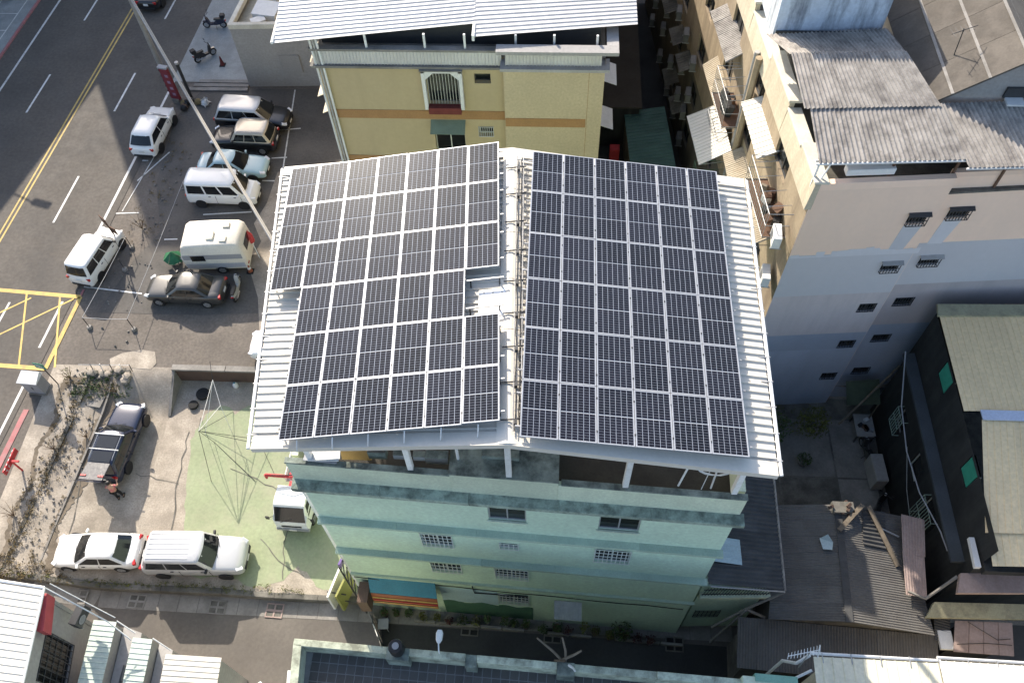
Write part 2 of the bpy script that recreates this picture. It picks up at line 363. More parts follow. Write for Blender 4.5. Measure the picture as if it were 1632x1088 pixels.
grid('concrete_ramp', concrete, X0, -20.15, 1.6, YW, 40, 60, lambda x, y: H(x, max(y, 1.7)))
grid('lower_yard', concrete, -20.15, X1, 1.5, YW, 4, 4, lambda x, y: -1.1)
grid('alley', alley_m, X0, X1, Y0, 1.66, 60, 8, lambda x, y: -1.52*s2(x))
# green painted floor
gp = [(-18.6, 9.6), (-18.25, 8.0), (-18.0, 6.4), (-17.75, 4.9), (-17.6, 3.6), (-17.2, 2.6), (-16.2, 2.15), (-15.1, 2.4), (-14.0, 1.95), (-12.9, 1.85), (-12.2, 2.25), (-11.6, 2.9), (-11.1, 2.6), (-10.4, 2.0), (-9.3, 1.75), (-8.0, 1.75), (-8.0, 12.2), (-12, 12.3), (-15.6, 12.0), (-16.6, 11.2), (-17.3, 11.7), (-18.1, 11.2), (-18.3, 10.3)]
mb = MB(); mb.prism([(x+random.uniform(-.1, .1), y+random.uniform(-.1, .1)) for x, y in [((a[0]*(3-k)+b[0]*k)/3, (a[1]*(3-k)+b[1]*k)/3) for a, b in zip(gp, gp[1:]+gp[:1]) for k in range(3)]], -1.12, -1.094); struct(mb.build('painted_floor', greenpaint))
# courtyard east of the house, darker concrete slabs
mb = MB(); mb.prism([(7.3, 1.7), (33, 1.7), (33, 13.2), (7.3, 13.2)], -1.12, -1.092); court = struct(mb.build('courtyard', conc_dark))
for (x0, x1, y0, y1) in ((10.2, 12.3, 8.6, 11.9), (12.4, 15.2, 8.6, 11.9), (10.2, 12.3, 6.2, 8.5), (12.4, 15.2, 6.2, 8.5), (15.3, 17.2, 8.6, 11.9), (15.3, 17.2, 6.2, 8.5)):
    MB().bx(x0, x1, y0, y1, -1.1, -1.075+random.uniform(-.006, .006)).build('slab', conc_grey if random.random() < .4 else conc_dark, court)
# platform edge and concrete gutter strip in the alley
ke = MB()
pts = [(-26.3, 1.66), (-24, 1.68), (-21, 1.6), (-18, 1.58), (-15, 1.56), (-12.4, 1.46), (-10.3, 1.44), (-8.3, 1.44)]
for (xa, ya), (xb, yb) in zip(pts, pts[1:]):
    za, zb = H(xa, 1.9)+.05, H(xb, 1.9)+.05
    ke.hexa([(xa, ya-.12, -1.7), (xb, yb-.12, -1.7), (xb, yb+.16, -1.7), (xa, ya+.16, -1.7)], [(xa, ya-.12, za), (xb, yb-.12, zb), (xb, yb+.16, zb), (xa, ya+.16, za)])
tag(ke.build('kerb_wall', conc_dark, bevel=.03), 'low mossy concrete edge between the car yard and the alley', 'kerb')
mb = MB()
for i in range(34):
    xa, xb = -24+i*.98, -24+(i+1)*.98-.02
    mb.hexa([(xa, .72-.012*(xa+24), -1.6), (xb, .72-.012*(xb+24), -1.6), (xb, 1.56, -1.6), (xa, 1.56, -1.6)], [(xa, .72-.012*(xa+24), -1.52*s2(xa)+.012), (xb, .72-.012*(xb+24), -1.52*s2(xb)+.012), (xb, 1.56, -1.52*s2(xb)+.02), (xa, 1.56, -1.52*s2(xa)+.02)])
struct(mb.build('gutter', conc_grey))
mb = MB(); mb.prism([(-7.2, .5), (-6.6, -2.6), (20, -4.0), (20, .0), (8.9, .1)], -1.53, -1.513); struct(mb.build('alley_shade_sheet', mat('shade_dark_asphalt', (.05, .05, .05), .9, .25, .6, .3, 45)))  # dark sheet painting the deep shade of the alley into its colour
for i, (gx, gy) in enumerate(((-19.2, 1.05), (-15.2, .93), (-12.4, .88), (-2.95, .42), (.95, .25), (6.6, .1), (-22.0, 1.1))):
    g = thing('drain_grate', ['square drain grate below the white saloon car', 'drain grate below the silver estate car', 'pinkish drain grate by the end of the car yard', 'drain grate in the dark alley under the barred ground floor window', 'drain grate in the dark alley under the ribbed window hood', 'drain grate at the dark right end of the alley', 'drain grate beside the white roofed corner building'][i], 'drain grate', (gx, gy, -1.52*s2(gx)+.014), R(-2))
    fr = MB(); fr.bx(-.42, .42, -.34, -.28, 0, .03).bx(-.42, .42, .28, .34, 0, .03).bx(-.42, -.36, -.28, .28, 0, .03).bx(.36, .42, -.28, .28, 0, .03).bx(-.04, .04, -.28, .28, 0, .03).bx(-.36, -.04, -.05, .05, 0, .028).bx(.04, .36, -.05, .05, 0, .028)
    fr.build('frame', pinkroof if i == 2 else (conc_dark if gx > -8 else conc_grey), g, w=False)
    for sx in (-1, 1):
        for sy in (-1, 1): MB().bx(sx*.2-.16, sx*.2+.16, sy*.165-.11, sy*.165+.11, .001, .012).build('slot', conc_dark if gx < -8 else rubber, g, w=False)
# retaining wall and step
rw = thing('retaining_wall', 'brown retaining wall below the parking lot, casting a hard shadow', 'wall', (-15, YW, -1.1))
MB().bx(-20.2, 10, YW-.16, YW+.08, -1.3, .03).build('wall', brick_m, rw)
MB().hexa([(-20.2, YW-.2, -1.2), (-20.05, YW-.2, -1.2), (-20.05, 10.9, -1.2), (-20.2, 10.9, -1.2)], [(-20.2, YW-.2, .03), (-20.05, YW-.2, .03), (-20.05, 10.9, -1.05), (-20.2, 10.9, -1.05)]).build('side_wall', conc_grey, rw)
for i in range(10): MB().bx(-20.2+i*3, -20.2+i*3+2.96, YW-.22, YW+.12, .03, .16).build('coping', conc_grey, rw)

# ------------------------------------------------------------------ road
KB = .075
def rx(x, y): return x+KB*(y-25)
def strip(mb, x, w, ya, yb, z):
    mb.hexa([(rx(x-w/2, ya), ya, z-.006), (rx(x+w/2, ya), ya, z-.006), (rx(x+w/2, yb), yb, z-.006), (rx(x-w/2, yb), yb, z-.006)], [(rx(x-w/2, ya), ya, z), (rx(x+w/2, ya), ya, z), (rx(x+w/2, yb), yb, z), (rx(x-w/2, yb), yb, z)]); return mb
mb = MB(); strip(mb, -33.9, 14.2, -120, 62, .004); road = struct(mb.build('road', asphalt))
def mark(name, x, w, ya, yb, m=white_paint, z=.008):
    n = max(1, int((yb-ya)/12))
    for i in range(n): mb = MB(); strip(mb, x, w, ya+(yb-ya)*i/n, ya+(yb-ya)*(i+1)/n, z); mb.build(name, m, road)
mark('centre_line', -33.43, .11, -40, 60, yellow_paint); mark('centre_line', -33.14, .11, -40, 60, yellow_paint)
for k in range(-5, 3): mark('lane_dash', -30.45, .13, 33.6+k*10.05, 37.55+k*10.05); mark('lane_dash', -36.55, .13, 33.35+k*10.05, 37.3+k*10.05)
mark('edge_line', -27.35, .16, 19.4, 62); mark('edge_line', -27.15, .14, -20, 12.6); mark('edge_line', -39.45, .15, -20, 60); mark('edge_line', -27.35, .14, 14.4, 17.6)
mark('red_kerb_line', -26.45, .14, 13.1, 18.5, red_paint); mark('red_kerb_line', -26.35, .3, -6, 10.5, red_paint)
# box junction
bxm = []
def seg(a, b, w, m=yellow_paint, z=.011, nm='box_junction_line'):
    a = Vector((*a, 0)); b = Vector((*b, 0)); d = (b-a).normalized(); n = Vector((-d.y, d.x, 0))*w/2; zz = Vector((0, 0, z))
    MB().hexa([a-n+zz-Vector((0, 0, .004)), b-n+zz-Vector((0, 0, .004)), b+n+zz-Vector((0, 0, .004)), a+n+zz-Vector((0, 0, .004))], [a-n+zz, b-n+zz, b+n+zz, a+n+zz]).build(nm, m, road)
TL, TR, BR, BL = (-40, 18.9), (-26.95, 17.95), (-27.3, 13.05), (-40, 13.7)
seg(TL, TR, .26); seg(TR, BR, .24); seg(BR, BL, .26, z=.0115)
for k in range(7):
    x = -28.2-k*2.05
    seg((x, 17.95+(-x-27)*.07), (x+1.05*1.9-.6, 13.15), .11, z=.0125) if x < -28 else None
for k in range(5):
    x = -27.3-k*2.55
    seg((x, 17.8), (x-5.6, 13.6), .10, z=.0135)
# lot surfaces and bay markings
def flat(name, pts, m, z, par=None):
    mb = MB(); mb.prism(pts, z-.004, z); o = mb.build(name, m, par); return o if par else struct(o)
lot = flat('parking_lot', [(-25.6, 16.9), (-24.6, 20.8), (-23.6, 23), (-25.0, 27), (-25.4, 33), (-24.2, 36), (-9, 36.2), (-9, 13.5), (-15.2, 13.5), (-15.5, 17.2), (-19.5, 16.9)][::1], lot_dark, -.008)
flat('concrete_strip', [(-17.35, 28.2), (-17.5, 25.5), (-17.95, 23.8), (-17.2, 22.4), (-17.6, 20.6), (-16.5, 18.2), (-15.9, 15.8), (-15.6, 13.6), (-8, 13.6), (-8, 28.2)], concrete, .0)
flat('pavement', [(-26.6, 36.7), (-26.0, 46), (-21.1, 46), (-20.9, 36.6)], mat('blue_grey_paving', (.30, .31, .30), .9, .15, .8, .2, 25, dirt=(.2, .2, .19), damt=.5, dscale=1), .02)
flat('concrete_patch', [(-23.7, 13.3), (-23.9, 13.8), (-23.3, 14.2), (-22.3, 14.45), (-21.5, 14.35), (-21.2, 13.6), (-21.4, 13.2)], concrete, .006)
def baym(x0, y0, x1, y1, w=.09): seg((x0, y0), (x1, y1), w, white_paint, .002, 'bay_line')
baym(-21.3, 24.45, -18.3, 24.75); baym(-18.2, 27.4, -17.4, 27.4); baym(-18.9, 31.9, -16.6, 32.2); baym(-16.9, 26.6, -17.7, 36); baym(-18.0, 29.4, -17.0, 29.5); baym(-23.2, 22.4, -22.4, 22.45)
baym(-27.0, 18.7, -23.4, 18.3); baym(-27.0, 24.4, -25.4, 24.5); baym(-26.3, 27.2, -24.9, 29.8); baym(-26.8, 29.0, -26.1, 29.0); baym(-26.5, 24.6, -25.5, 31.5, .06)
# left pavement with scooter bays
def ly(x, y): return (rx(x, y), y)
pv = MB(); pv.prism([ly(-46.5, -40), ly(-41.15, -40), ly(-41.15, 62), ly(-46.5, 62)], -.02, .11); lp = struct(pv.build('pavement', mat('blue_grey_paving', (0, 0, 0)), bevel=.02))
mb = MB(); mb.prism([ly(-41.13, -40), ly(-40.95, -40), ly(-40.95, 62), ly(-41.13, 62)], -.02, .12); struct(mb.build('kerb', red_paint, bevel=.02))
for k in range(6): a, b = ly(-43.9, 36+k*2), ly(-41.9, 36.0+k*2); seg(a, b, .08, white_paint, .118, 'bay_line')
seg(ly(-43.9, 36), ly(-43.9, 46), .08, white_paint, .12, 'bay_line'); seg(ly(-41.9, 36), ly(-41.9, 46), .08, white_paint, .12, 'bay_line')
# soil strip between road and ramp, kerb stones along the road
mb = MB(); n = 90
soilp = []
for i in range(n+1):
    y = 1.9+(12.6-1.9)*i/n
    soilp.append((-25.95+.15*math.sin(i*.21)+random.uniform(-.07, .07), y, -23.55+.003*i+.25*math.sin(i*.17+1)+random.uniform(-.09, .09)))
for (xa, ya, xb), (xc, yc, xd) in zip(soilp, soilp[1:]):
    mb.hexa([(xa, ya, H(xa, ya)-.05), (xb, ya, H(xb, ya)-.05), (xd, yc, H(xd, yc)-.05), (xc, yc, H(xc, yc)-.05)], [(xa, ya, H(xa, ya)+.022), (xb, ya, H(xb, ya)+.022), (xd, yc, H(xd, yc)+.022), (xc, yc, H(xc, yc)+.022)])
struct(mb.build('soil_strip', soil))
for i in range(12):
    y0, y1 = 1.9+i*.92, 1.9+(i+1)*.92-.05
    if i in (4, 9): continue
    struct(MB().hexa([(-25.72+KB*y0, y0, -.4), (-25.55+KB*y0, y0, -.4), (-25.55+KB*y1, y1, -.4), (-25.72+KB*y1, y1, -.4)], [(-25.72+KB*y0, y0, H(-25.4, y0)+.05+random.uniform(-.02, .02)), (-25.55+KB*y0, y0, H(-25.2, y0)+.05), (-25.55+KB*y1, y1, H(-25.2, y1)+.04), (-25.72+KB*y1, y1, H(-25.4, y1)+.05)]).build('kerb', conc_dark))
for i in range(11):
    y0, y1 = 2.0+i*.95, 2.0+(i+1)*.95-.03
    struct(MB().hexa([(-24.2+KB*.8*y0, y0, -.9), (-24.1+KB*.8*y0, y0, -.9), (-24.1+KB*.8*y1, y1, -.9), (-24.2+KB*.8*y1, y1, -.9)], [(-24.2+KB*.8*y0, y0, H(-23.9, y0)+.035), (-24.1+KB*.8*y0, y0, H(-23.9, y0)+.035), (-24.1+KB*.8*y1, y1, H(-23.9, y1)+.035), (-24.2+KB*.8*y1, y1, H(-23.9, y1)+.035)]).build('kerb', conc_grey))
# ------------------------------------------------------------------ mint green house with solar roof
gb = thing('green_building', 'mint green four storey house carrying the solar roof', 'building', (-.4, 6, -1.55))
FLc, FRc, BRc, BLc = (-7.8, 1.34), (6.7, .62), (7.0, 10.6), (-8.75, 10.9)
zt = 13.2
def fy(x): return 1.34+(x+7.8)*(-.72/14.5)
fw_ = MB()
def hu(x0, z0, x1, z1): return (x0+7.8, z0, x1+7.8, z1)
gh = [hu(-1.5, 11.0, -.18, 12.25), hu(2.32, 10.95, 3.72, 12.2), hu(-4.2, 7.75, -3.0, 9.05), hu(-1.22, 8.15, -.5, 8.7), hu(2.35, 7.6, 3.68, 8.95), hu(-4.15, 4.65, -2.9, 5.85), hu(-1.52, 4.5, -.15, 5.75), hu(-1.5, .9, -.15, 2.3)]
A, U, Nn, P = walls(fw_, FLc, FRc, -1.6, zt, gh)
wl = fw_.build('wall', mint, gb)
sw = MB(); walls(sw, FRc, BRc, -1.6, zt); walls(sw, BRc, BLc, -1.6, zt); sw.build('wall', mint, gb)
lw = MB(); lh = [(1.2, z, 3.0, z+1.4) for z in (4.6, 7.8, 11)]+[(5.2, z, 7.4, z+1.5) for z in (4.6, 7.8, 11)]
_, U2, N2, P2 = walls(lw, BLc, FLc, -1.6, zt, lh); lw.build('wall', mint, gb)
for h in lh: window(gb, P2, U2, N2, h, wframe, glass)
for i, h in enumerate(gh):
    if i < 2: window(gb, P, U, Nn, h, steel, gglass if i == 0 else glass, nv=2, sill=mint_edge)
    else: window(gb, P, U, Nn, h, wframe, glass, grille=True, nv=2 if h[2]-h[0] > 1 else 1, gm=wframe, gx=.165, gz=.3)
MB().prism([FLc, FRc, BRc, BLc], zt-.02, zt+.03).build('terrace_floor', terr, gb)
for z, d, m in ((3.45, .10, mint_led2), (6.62, .26, mint_led2), (9.9, .27, mint_led2)):
    for k in range(5):
        xa, xb = -7.86+k*2.93, -7.86+(k+1)*2.93-(.004 if k < 4 else -.0)
        MB().hexa([(xa, fy(xa)-d, z-.16), (xb, fy(xb)-d, z-.16), (xb, fy(xb)+.02, z-.16), (xa, fy(xa)+.02, z-.16)], [(xa, fy(xa)-d, z), (xb, fy(xb)-d, z), (xb, fy(xb)+.02, z+.02), (xa, fy(xa)+.02, z+.02)]).build('ledge', m, gb, bevel=.01)
for k in range(5):
    xa, xb = -8.0+k*2.97, -8.0+(k+1)*2.97-(.004 if k < 4 else 0)
    MB().hexa([(xa, fy(xa)-.36, zt-.22), (xb, fy(xb)-.36, zt-.22), (xb, fy(xb)+.05, zt-.22), (xa, fy(xa)+.05, zt-.22)], [(xa, fy(xa)-.36, zt), (xb, fy(xb)-.36, zt), (xb, fy(xb)+.05, zt+.04), (xa, fy(xa)+.05, zt+.04)]).build('cornice', mint_led, gb, bevel=.012)
def pbox(xa, xb, y0, y1, z0, z1, nm, m, b=.012):
    MB().hexa([(xa, fy(xa)+y0, z0), (xb, fy(xb)+y0, z0), (xb, fy(xb)+y1, z0), (xa, fy(xa)+y1, z0)], [(xa, fy(xa)+y0, z1), (xb, fy(xb)+y0, z1), (xb, fy(xb)+y1, z1), (xa, fy(xa)+y1, z1)]).build(nm, m, gb, bevel=b)
pbox(-7.95, -2.6, 0, .16, zt+.03, 14.45, 'parapet', mint_edge); pbox(-7.97, -2.6, -.012, .2, 14.42, 14.5, 'coping', stain)
pbox(.85, 6.72, 0, .16, zt+.03, 14.4, 'parapet', mint_edge); pbox(.95, 6.74, -.012, .2, 14.38, 14.46, 'coping', stain)
pbox(-2.6, .85, -.01, 2.3, zt+.03, 14.58, 'roof_slab', mint_edge); pbox(-2.62, .87, -.03, 2.3, 14.58, 14.66, 'slab_top', stain)
pbox(-1.6, -.4, .6, 1.6, 14.66, 14.86, 'hatch', stain)
for (xa, ya), (xb, yb) in ((BLc, FLc), (BRc, FRc)):
    d = .22 if xa < 0 else -.22
    MB().hexa([(xa, ya, zt), (xb, yb+.3, zt), (xb+d, yb+.3, zt), (xa+d, ya, zt)], [(xa, ya, 14.42), (xb, yb+.3, 14.42), (xb+d, yb+.3, 14.42), (xa+d, ya, 14.42)]).build('parapet', mint_edge, gb)
MB().bx(BLc[0]+.3, BRc[0]-.3, 10.45, 10.65, zt, 14.4).build('parapet', mint_edge, gb)
MB().bx(3.5, 8.15, 10.75, 13.15, -1.3, 11.3).build('rear_shadow_block', mint, gb); MB().bx(3.4, 8.25, 10.7, 13.25, 11.3, 11.42).build('shadow_block_roof', conc_grey, gb)  # unseen block added behind the house to cast shade on the brown shed
# roof planes
def rz_l(x): return 19.528+(x+.768)*math.tan(.1396)-.38
def rz_r(x): return 19.5-(x+.25)*math.tan(.1296)-.36
rf, rb = (-.56, -.06), (-.92, 10.75)          # ridge, front and back
EL, EBL = (-7.7, .06), (-8.92, 10.85)
ER, EBR = (6.64, -.26), (6.83, 10.45)
rfz = min(rz_l(rf[0]), rz_r(rf[0]))
roof = MB().tube([(rf[0], rf[1]+.1, rfz-.12), (rb[0], rb[1]-.1, rfz-.12)], .07, 6).build('roof', steel, gb)
PL = [(rf[0], rf[1], rfz), (EL[0], EL[1], rz_l(EL[0])), (EBL[0], EBL[1], rz_l(EBL[0])), (rb[0], rb[1], rfz)]
PR = [(rf[0], rf[1], rfz), (ER[0], ER[1], rz_r(ER[0])), (EBR[0], EBR[1], rz_r(EBR[0])), (rb[0], rb[1], rfz)]
sheets(roof, 'roof_sheet', PL, 14, .256, .05, w_steel); sheets(roof, 'roof_sheet', PR, 14, .256, .05, w_steel)
for k in range(6):
    t0, t1 = k/6, (k+1)/6-.002
    a = Vector((*rf, rfz+.05)).lerp(Vector((*rb, rfz+.05)), t0); b = Vector((*rf, rfz+.05)).lerp(Vector((*rb, rfz+.05)), t1)
    MB().hexa([a+Vector((-.3, 0, -.035)), a+Vector((.3, 0, -.035)), b+Vector((.3, 0, -.035)), b+Vector((-.3, 0, -.035))], [a+Vector((-.05, 0, .03)), a+Vector((.05, 0, .03)), b+Vector((.05, 0, .03)), b+Vector((-.05, 0, .03))]).build('ridge_cap', w_steel, roof)
def flash(a, b, m=w_steel):   # folded edge flashing
    a, b = Vector(a), Vector(b); d = (b-a).normalized(); s = Vector((d.y, -d.x, 0)).normalized(); zz = Vector((0, 0, 1))
    return MB().hexa([a-zz*.16+s*.04, b-zz*.16+s*.04, b-zz*.16+s*.015, a-zz*.16+s*.015], [a+zz*.055+s*.04, b+zz*.055+s*.04, b+zz*.055-s*.36, a+zz*.055-s*.36])
ft = lambda P_, i, j: (Vector(P_[i]), Vector(P_[j]))
flash(PL[1], PL[0]).build('front_flashing', w_steel, roof); flash(PR[0], PR[1]).build('front_flashing', w_steel, roof)
flash(PL[3], PL[2]).build('rear_flashing', w_steel, roof); flash(PR[2], PR[3]).build('rear_flashing', w_steel, roof)
for Q, s in ((PL, -1), (PR, 1)):
    a, b = Vector(Q[1])+Vector((s*.09, 0, -.02)), Vector(Q[2])+Vector((s*.09, 0, -.02))
    MB().tube([a, b], .055, 8).build('gutter', w_paint, roof, smooth=True)
    for k in range(13):
        p = a.lerp(b, (k+.5)/13); MB().obox(p+Vector((-s*.1, 0, .045)), (.34, .03, .02)).build('gutter_bracket', steel, roof)
for k in range(7):      # purlins under the roof
    for Q in (PL, PR):
        a = Vector(Q[0]).lerp(Vector(Q[1]), (k+.5)/7)-Vector((0, 0, .1)); b = Vector(Q[3]).lerp(Vector(Q[2]), (k+.5)/7)-Vector((0, 0, .1)); MB().tube([a, b], .05, 4).build('purlin', steel, roof)
for x, y in ((-7.1, 1.5), (-3.85, 1.3), (-.7, 1.1), (2.95, .95), (6.3, .85), (-7.6, 6), (-8.2, 10.3), (-.7, 6), (6.6, 6), (6.6, 10.2), (-.8, 10.3), (-4.2, 6), (3, 6)):
    z1 = min(rz_l(x), rz_r(x))-.1; z0 = 14.5 if y < 2 else zt
    if -2.6 < x < .85 and y < 2: z0 = 14.66
    MB().bx(x-.09, x+.09, y-.09, y+.09, z0, z1).build('roof_post', w_paint, gb, bevel=.01)
MB().tube([(5.6, .95, 14.5), (5.2, .2, 17.9)], .03, 6).build('brace', w_paint, gb); MB().tube([(4.6, 1.0, 14.5), (4.75, 1.1, 15.7)], .035, 6).build('brace', w_paint, gb); MB().tube([(-2.35, 1.6, 14.66), (-2.35, 1.6, 15.4)], .05, 6).build('vent_pipe', w_paint, gb)
# wall-side pipes, cable and hood
for dx in (0, .09): MB().tube([(-7.95-dx, 1.55, -1.5), (-7.95-dx, 1.55, 13.0)], .04, 6).build('drain_pipe', w_paint, gb, smooth=True)
MB().tube([(-7.8+i*.75, fy(-7.8+i*.75)-.05, 2.95-.02*i-.12*abs(math.sin(i*.55))) for i in range(20)], .02, 5).build('cable', blackp, gb)
MB().tube([(-2.6, fy(-2.6)-.06, 3.1), (-2.55, fy(-2.55)-.06, 2.2), (-.2, fy(-.2)-.06, 2.35)], .03, 5).build('cable', blackp, gb)
hd = MB(); hd.corr([(2.15, fy(2)-.04, 2.1), (2.15, fy(2)-.75, 1.75), (.95, fy(1)-.75, 1.75), (.95, fy(1)-.04, 2.1)], .12, .012); hd.build('window_hood', steel, gb)
# ------------------------------------------------------------------ things on the terrace
t = thing('plywood_board', 'tan plywood board leaning under the left eave', 'board', (-6.0, 2.2, 14.0)); MB().obox((-5.9, 2.25, 14.3), (1.0, .05, 1.9), 0, R(-12)).build('board', ply, t)
for i, (x, m, s) in enumerate(((-5.0, stain, (.6, .25, .5)), (-4.55+.35, greyp, (.55, .22, .3)), (-3.55, greyp, (.55, .22, .3)), (-2.85-.2, conc_grey, (.75, .3, .45)))):
    y = fy(x)+.62; t = thing('terrace_box', ['mossy block on the left parapet beside the plywood', 'small grey box behind the left parapet, second from the plywood', 'small grey box behind the left parapet, third from the plywood', 'pale grey box on the parapet next to the middle slab'][i], 'box', (x, y, 14.2)); MB().obox((x, y, 14.45), s).build('case', m, t, bevel=.02); MB().obox((x, y-.02, 14.45+s[2]/2+.015), (s[0]*.96, s[1]*.9, .03)).build('lid', stain if i else conc_dark, t)
t = thing('white_sheet_stack', 'stack of white sheets at the left front corner of the terrace', 'sheets', (-6.9, 1.7, 14.5))
for k in range(3): MB().obox((-6.75+.08*k, 1.75-.04*k, 14.6+k*.07), (1.1-.1*k, .8-.1*k, .05), R(-4+5*k)).build('sheet', whitep if k else greyp, t)
t = thing('wire_coil', 'loose coil of pale wire by the right front roof post', 'wire coil', (5.3, .8, 14.6))
for k in range(4):
    MB().tube([(5.4+(.55+.05*k)*math.cos(a*.35), 1.0+(.4+.03*k)*math.sin(a*.35), 16.2+.08*k+.05*math.sin(a+k)) for a in range(19)], .012, 4, False).build('loop', whitep, t)
MB().tube([(5.4, 1.0, 16.2), (5.3, .9, 14.5)], .014, 4).build('tail', whitep, t)

# ------------------------------------------------------------------ solar arrays
def panel_mesh():
    W_, L_ = 1.0, 1.70; f = MB(); b = .026
    f.bx(0, W_, 0, b, 0, .04).bx(0, W_, L_-b, L_, 0, .04).bx(0, b, b, L_-b, 0, .04).bx(W_-b, W_, b, L_-b, 0, .04).bx(b, W_-b, b, L_-b, .018, .0265)
    fo = f.build('solar_panel', alu); me = fo.data; bpy.data.objects.remove(fo)
    me.materials.append(backsheet)
    for p in me.polygons[-6:]: p.material_index = 1
    c = MB(); c.bx(0, W_-2*b-.016, 0, (L_-2*b-.016-.028)/2, 0, .006); co = c.build('cell_block', CELL); cm = co.data; bpy.data.objects.remove(co)
    uv = cm.uv_layers.new(name='UVMap'); wx, wy = W_-2*b-.016, (L_-2*b-.016-.028)/2
    for l in cm.loops: v = cm.vertices[l.vertex_index].co; uv.data[l.index].uv = (v.x/wx, v.y/wy)
    return me, cm, b
PM, CM, PB = panel_mesh()
def array(name, label, origin, ex, ey, spots):
    ez = ex.cross(ey).normalized(); t = thing(name, label, 'solar array', origin)
    for (c, r, dy) in spots:
        o = bpy.data.objects.new('solar_panel', PM); COL.objects.link(o); o.parent = t
        p = ex*(c*1.02+.01)+ey*(r*1.722+.011+dy)+ez*random.uniform(-.004, .004)
        tw = Matrix((ex, ey, ez)).transposed().to_4x4() @ Matrix.Rotation(R(random.uniform(-.15, .15)), 4, 'X') @ Matrix.Rotation(R(random.uniform(-.15, .15)), 4, 'Y')
        o.matrix_local = Matrix.Translation(p) @ tw
        for k in range(2):
            q = bpy.data.objects.new('cell_block', CM); COL.objects.link(q); q.parent = o; q.location = (PB+.008, PB+.008+k*((1.70-2*PB-.016-.028)/2+.028), .0285)
    return t, ez
aL, sL = .0575313, .1396109; sR = .1296065
exL = Vector((math.cos(sL), 0, math.sin(sL))); exL.rotate(Matrix.Rotation(aL, 3, 'Z')); eyL = Vector((-math.sin(aL), math.cos(aL), 0))
OL = Vector((-.7679, .4052, 19.5282))-exL*7*1.02
sp = [(c, r, 0) for c in range(1, 6) for r in range(6)]+[(0, r, 0) for r in (3, 4, 5)]+[(6, r, 0) for r in (3, 4, 5)]+[(6, 0, -.02), (6, 1, -.02)]
# right-hand column: two lower panels sit a little up the slope of the gap
sp = [s if not (s[0] == 6 and s[1] < 2) else (6, s[1], .03) for s in sp]
arL, ezL = array('solar_array', 'left solar array of seven columns with a stepped gap beside the ridge', OL, exL, eyL, sp)
exR = Vector((math.cos(sR), 0, -math.sin(sR))); eyR = Vector((0, 1, 0)); OR_ = Vector((-.2498, 0, 19.5))
arR, ezR = array('solar_array', 'right solar array of six full columns on the slope away from the road', OR_, exR, eyR, [(c, r, 0) for c in range(6) for r in range(6)])
def rails(t, O, ex, ey, ez, n, ys, c0, zr):
    for y in ys:
        a = O+ex*(c0*1.02-.12)+ey*y-ez*.035; b = O+ex*(n*1.02+.12)+ey*y-ez*.035
        MB().slab([a-ey*.02, b-ey*.02, b+ey*.02, a+ey*.02], .04).build('rail', steel, t)
        for k in range(int(n)+1):
            p = a.lerp(b, (k+.15)/(n+.3)); MB().bx(p.x-.02, p.x+.02, p.y-.02, p.y+.02, p.z-.36, p.z-.03).build('foot', dsteel, t)
rails(arL, OL, exL, eyL, ezL, 7, [.35+1.722*r+d for r in range(6) for d in (0, 1.0)][6:], 0, 0); rails(arL, OL, exL, eyL, ezL, 7, [.35, 1.35, 2.07, 3.07, 3.8, 4.8], 1, 0)
rails(arR, OR_, exR, eyR, ezR, 6, [.35+1.722*r+d for r in range(6) for d in (0, 1.0)], 0, 0)
for O, ex, ey, ez, t, n in ((OL, exL, eyL, ezL, arL, 7), (OR_, exR, eyR, ezR, arR, 6)):   # clamps
    mb = MB()
    for c in range(1, n):
        for r in range(6):
            for d in (.35, 1.35):
                p = O+ex*(c*1.02)+ey*(r*1.722+d)+ez*.043; mb.slab([p-ex*.02-ey*.035, p+ex*.02-ey*.035, p+ex*.02+ey*.035, p-ex*.02+ey*.035], .006)
    stuff(mb.build('clamps', dsteel, t))
for k in range(6):   # white hooks hanging at the front edge of the left array
    p = OL+exL*(1.55+k*1.0)+eyL*(-.12); MB().tube([p+Vector((0, .12, -.02)), p+Vector((0, -.03, -.12)), p+Vector((-.02, -.1, -.3))], .018, 5).build('hook', whitep, arL)
# cable ladder along the ridge
cl = thing('cable_ladder', 'steel cable ladder running along the roof ridge between the arrays', 'cable tray', (.0, 0, rfz))
y0, y1 = .25, 10.3
def rgx(y): return -.41+y*-.033
zl = rfz+.14
for d in (-.13, .09): MB().tube([(rgx(y0)+.12+d, y0, zl), (rgx(y1)+.12+d, y1, zl)], .018, 5).build('side_rail', steel, cl)
for k in range(38): y = y0+.1+k*.265; MB().tube([(rgx(y)-.01, y, zl), (rgx(y)+.21, y, zl)], .01, 4).build('rung', steel, cl)
for k in range(9): y = .6+k*1.15; MB().tube([(rgx(y)-.35, y, zl-.04), (rgx(y)+.3, y+.02, zl+.04)], .022, 5).build('cross_conduit', dsteel, cl); MB().bx(rgx(y)+.02, rgx(y)+.1, y-.16, y-.02, zl-.05, zl+.09).build('junction_box', dsteel, cl)
for off in (-.05, .05): MB().tube([(rgx(y0+i*.52)+.1+off+.025*math.sin(i*2.1+off*40), y0+i*.52, zl+.03) for i in range(20)], .014, 5).build('cable', blackp, cl)
t = thing('inverter_cover', 'flat white metal cover in the gap of the left array', 'metal cover', (-1.25, 4.2, rz_l(-1.25)))
o = MB().slab([(-1.62, 4.0, rz_l(-1.62)+.1), (-.82, 4.03, rz_l(-.82)+.1), (-.86, 5.0, rz_l(-.86)+.1), (-1.66, 4.97, rz_l(-1.66)+.1)], .05).build('plate', whitep, t, bevel=.01)
